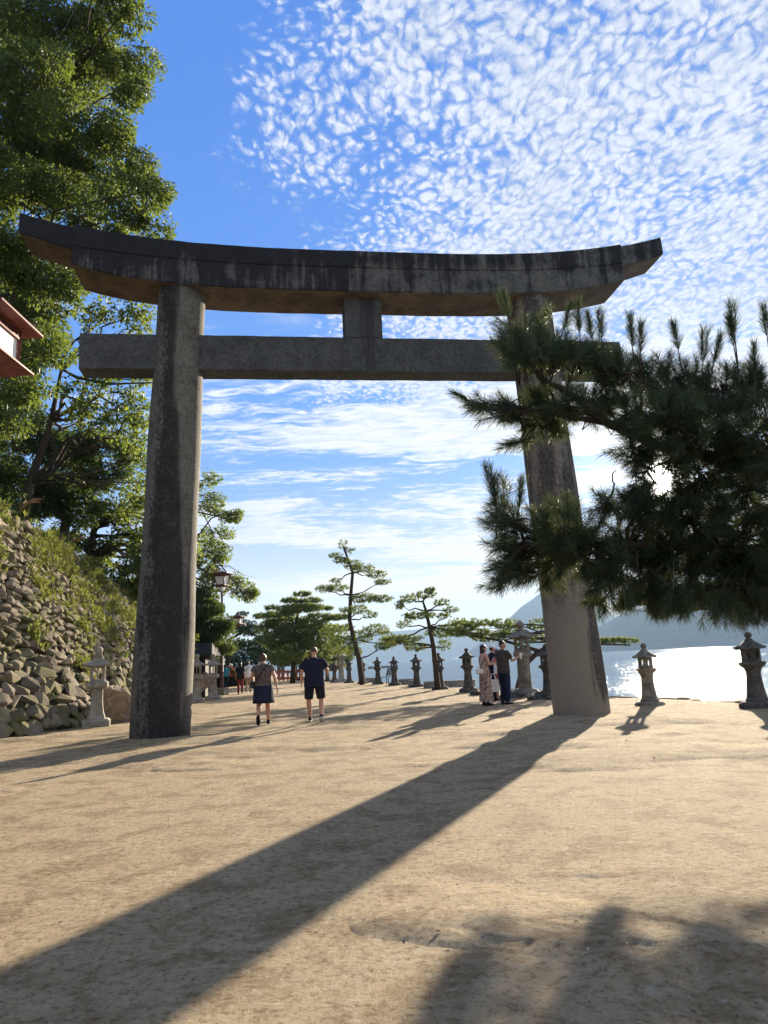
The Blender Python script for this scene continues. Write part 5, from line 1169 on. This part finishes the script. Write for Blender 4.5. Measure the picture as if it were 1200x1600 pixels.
    if hairstyle == 'short': mb.ball(hp(0, -.018, .030), (.082, .090, .092), 16, 10); mb.ball(hp(0, -.035, -.03), (.070, .062, .06), 12, 8)
    elif hairstyle == 'shaved': mb.ball(hp(0, -.012, .024), (.0795, .088, .093), 16, 10)
    elif hairstyle == 'bun': mb.ball(hp(0, -.016, .022), (.086, .094, .100), 16, 10); mb.ball(hp(0, -.04, -.03), (.072, .062, .06), 12, 8); mb.ball(hp(.0, -.09, .095), (.045, .04, .04), 10, 8)
    elif hairstyle == 'long': mb.ball(hp(0, -.018, .025), (.088, .096, .098), 16, 10); mb.tube([hp(0, -.03, .02), hp(0, -.045, -.08), hp(0, -.04, -.17), hp(0, -.03, -.23)], [(.086, .07), (.092, .065), (.088, .055), (.06, .035)], 14)
    elif hairstyle == 'cap': mb.ball(hp(0, -.02, .0), (.080, .086, .085), 14, 9)
    o = mb.build('hair', M[hair], root, True, 180); remesh(o, max(vox*.8, .009), 1); o.name = 'hair'
    if hairstyle == 'cap':
        mb = MB(); mb.ball(hp(0, -.005, .055), (.088, .100, .068), 16, 8); mb.tube([hp(0, .07, .035), hp(0, .12, .03), hp(0, .16, .022)], [(.07, .012), (.062, .008), (.03, .005)], 12); mb.build('cap', M['white_cloth'], root)
    return root
def place(px, py, dz=0.0):
    P = gnd(px, py); P.z = gz(P.x, P.y)+dz; return P
# woman walking, seen from behind
person('woman in speckled brown top and dark skirt walking away on the left of the pair', place(412, 1133), R_(4), dict(
    sl=(-.19, 0, 1.41), el=(-.29, .03, 1.16), wl=(-.27, .22, 1.04), sr=(.19, 0, 1.41), er=(.285, -.05, 1.15), wr=(.335, .02, .90),
    kl=(-.11, .00, .49), al=(-.105, -.24, .20), tl=(0, .35, -.95), kr=(.10, .06, .49), ar=(.11, .08, .085), tr=(.05, 1, 0), hd=(.0, .03, 1.615)),
    dict(shirt='speckled', shirt_len=.93, loose=.03, sleeve=.5, skirt='navy_skirt', skirt_len=.52, flare=.035, sole='shoe'), 1.0, .0085, 'skin', 1.18, 'bun', 'hair_brown')
Wp = place(412, 1133)
def worn_bag():
    root = thing('shoulder_bag', 'small black bag on a diagonal strap across the back of the woman walker', 'bag', Wp, R_(4)); 
    mb = MB(); mb.tube([(.155, .0, 1.505), (.11, -.13, 1.45), (.0, -.185, 1.30), (-.12, -.19, 1.13), (-.225, -.10, 1.0), (-.24, .0, .97)], [(.016, .006)]*6, 6); mb.tube([(.155, .0, 1.505), (.12, .12, 1.44), (0, .19, 1.28), (-.14, .18, 1.1), (-.24, .05, .97)], [(.016, .006)]*5, 6); mb.build('strap', M['leather'], root)
    mb = MB(); mb.box((-.265, -.02, .98), (.09, .22, .19), ch=.03); mb.build('pouch', M['leather'], root)
    root = thing('phone', 'dark phone in the right hand of the woman walker', 'phone', Wp, R_(4)); mb = MB(); mb.box((.36, .045, .80), (.014, .075, .15), ch=.005); mb.build('case', M['phone'], root)
worn_bag()
person('heavyset man in navy t-shirt and black shorts walking away on the right of the pair', place(493, 1131), R_(-3), dict(
    sl=(-.20, 0, 1.43), el=(-.30, -.01, 1.15), wl=(-.315, .05, .90), sr=(.20, 0, 1.43), er=(.31, .02, 1.17), wr=(.27, .25, 1.10),
    hl=(-.11, 0, .92), hr=(.11, 0, .92), kl=(-.155, .06, .50), al=(-.15, .16, .085), tl=(-.1, 1, .02), kr=(.155, .02, .50), ar=(.17, -.16, .135), tr=(.1, .8, -.55), hd=(.0, .035, 1.635)),
    dict(shirt='navy', shirt_len=.80, loose=.045, sleeve=.75, pants='black', pants_len=.46, pants_w=1.12, pname='shorts'), 1.03, .0085, 'skin', 1.22, 'shaved', 'hair_brown')
# talking group near the right gate leg
person('woman with shoulder-length black hair in a long brown and cream floral dress', place(761, 1105), R_(-65), dict(
    el=(-.24, .02, 1.14), wl=(-.13, .27, 1.20), er=(.23, .02, 1.14), wr=(.10, .28, 1.17), sl=(-.17, 0, 1.40), sr=(.17, 0, 1.40), hd=(0, .02, 1.60), look=-.2), dict(dress='floral', sole='shoe'), .99, .011, 'skin', .92, 'long', 'hair_black')
Wd_ = place(761, 1105)
def acc():
    root = thing('handbag', 'cream shoulder handbag under the arm of the woman in the floral dress', 'bag', Wd_, R_(-65))
    mb = MB(); mb.box((.14, -.24, .95), (.09, .22, .15), ch=.03); mb.build('pouch', M['cream_leather'], root); mb = MB(); mb.tube([(.14, -.16, 1.02), (.17, .05, 1.36), (.15, .0, 1.46), (.15, -.08, 1.40), (.14, -.32, 1.02)], .008, 6); mb.build('strap', M['cream_leather'], root)
    root = thing('sunglasses', 'dark sunglasses on the face of the woman in the floral dress', 'sunglasses', Wd_, R_(-65)); mb = MB()
    for e in (-.032, .032): mb.ball((e+.018, .105, 1.60), (.026, .010, .020), 10, 7)
    mb.tube([(-.06, .03, 1.60), (-.02, .108, 1.606), (.05, .108, 1.606), (.09, .03, 1.60)], .005, 5); mb.build('lenses', M['phone'], root)
    root = thing('drink_cup', 'pale drink cup held up by the woman in the floral dress', 'cup', Wd_, R_(-65)); mb = MB(); mb.lathe([(.028, 0), (.036, .13), (.04, .14), (.03, .15)], 12, (-.01, .37, 1.15)); mb.build('cup_body', plain('red_brown_cup', (.45, .14, .09), .4), root)
acc()
Mp = place(791, 1101)
person('dark-haired man in charcoal t-shirt and dark jeans holding up a pale drink', Mp, R_(-58), dict(
    sl=(-.20, 0, 1.43), sr=(.20, 0, 1.43), el=(-.27, .0, 1.15), wl=(-.27, .10, .92), er=(.26, .12, 1.17), wr=(.22, .36, 1.26), hd=(.0, .03, 1.625), look=-.5), dict(shirt='olive', shirt_len=.84, loose=.035, sleeve=.72, pants='jeans', pants_w=1.1, sole='shoe'), 1.06, .011, 'skin_tan', 1.02, 'short', 'hair_black')
def acc2():
    root = thing('drink_cup', 'clear whitish iced cup in the raised hand of the man in charcoal t-shirt', 'cup', Mp, R_(-58)); mb = MB(); mb.lathe([(.032, 0), (.045, .14), (.047, .15), (.03, .18)], 12, (.235, .50, 1.28)); mb.build('cup_body', M['cup'], root)
    root = thing('shopping_bag', 'white and blue printed shopping bag hanging beside the man in charcoal t-shirt', 'bag', Mp+Vector((-.33, -.02, 0)), R_(-20)); mb = MB(); mb.box((0, 0, .55), (.30, .10, .36), ch=.012); b_ = mb.build('bag_body', M['bag'], root)
    b_.data.transform(Matrix.Translation((0, 0, 0)))
    for e in (-.04, .04): mb = MB(); mb.tube([(-.08, e, .72), (-.03, e*.4, .90), (.03, e*.4, .90), (.08, e, .72)], .006, 5); mb.build('handle', M['panel'], root)
acc2()
person('person in white cap and navy shirt half hidden behind the floral dress', place(774, 1096), R_(-70), dict(hd=(0, .03, 1.62)), dict(shirt='navy', shirt_len=.86, sleeve=.6, pants='black', sole='shoe'), 1.0, .013, 'skin', 1.0, 'cap', 'hair_black')
person('reddish-haired person in a pale top and pink shorts behind the man in charcoal t-shirt', place(782, 1096.5), R_(-60), dict(hd=(0, .03, 1.60)), dict(shirt='white_cloth', shirt_len=.90, sleeve=.4, pants='pink', pants_len=.42, pname='shorts'), .93, .013, 'skin', .88, 'long', 'hair_red')
# distant walkers
G = 'distant walkers on the promenade'
person('distant walker in white shirt and khaki trousers with a cross strap', gnd(388, 1082), R_(-5), dict(kl=(-.1, .06, .5), al=(-.1, -.05, .12), ar=(.1, .08, .075)), dict(shirt='white_cloth', shirt_len=.84, sleeve=.6, pants='khaki', sole='shoe'), 1.03, .02, 'skin_tan', 1.0, 'short', 'hair_black', group=G)
P = gnd(388, 1082); root = thing('shoulder_bag', 'dark shoulder bag at the left hip of the distant walker in white', 'bag', P, 0); mb = MB(); mb.box((-.25, -.05, .98), (.12, .26, .24), ch=.03); mb.build('pouch', M['leather'], root); mb = MB(); mb.tube([(-.24, -.05, 1.08), (-.1, -.17, 1.25), (.1, -.15, 1.5)], .014, 5); mb.build('strap', M['leather'], root)
person('distant walker in black top and wine-red trousers', gnd(375.5, 1085), R_(5), dict(kr=(.1, .06, .5), ar=(.1, -.05, .12)), dict(shirt='black', shirt_len=.80, sleeve=.7, loose=.05, pants='wine', sole='shoe'), 1.0, .02, 'skin', 1.0, 'long', 'hair_black', group=G)
person('far walker in an orange shirt and dark trousers', gnd(362, 1073), R_(170), dict(), dict(shirt='orange', pants='black', sole='shoe'), 1.0, .03, 'skin', 1.0, 'short', 'hair_black', False, group=G)
person('far walker in a teal shirt and black trousers nearest the lamp post', gnd(353.5, 1076.5), R_(0), dict(kl=(-.1, .06, .5), al=(-.1, -.05, .12)), dict(shirt='teal', pants='black', sole='shoe'), 1.0, .03, 'skin', 1.0, 'short', 'hair_black', False, group=G)
person('far walker in white showing just beside the head of the woman walker', gnd(409, 1077), R_(0), dict(), dict(shirt='white_cloth', pants='khaki', sole='shoe'), 1.05, .03, 'skin', 1.1, 'short', 'hair_black', False, group=G)
# ------------------------------------------------------------------ haze
def haze():
    mb = MB(); mb.box((0, 4340, 270), (12900, 9000, 560)); 
    m = bpy.data.materials.new('haze_air'); m.use_nodes = True; t = NT(m.node_tree); out = t.add('ShaderNodeOutputMaterial'); v = t.add('ShaderNodeVolumePrincipled')
    v.inputs['Color'].default_value = (.50, .72, 1.0, 1); v.inputs['Density'].default_value = 1.0e-4; v.inputs['Anisotropy'].default_value = 0.0
    t.l.new(v.outputs[0], out.inputs['Volume']); o = mb.build('haze', m, smooth=False); tag(o, kind='stuff')
haze()
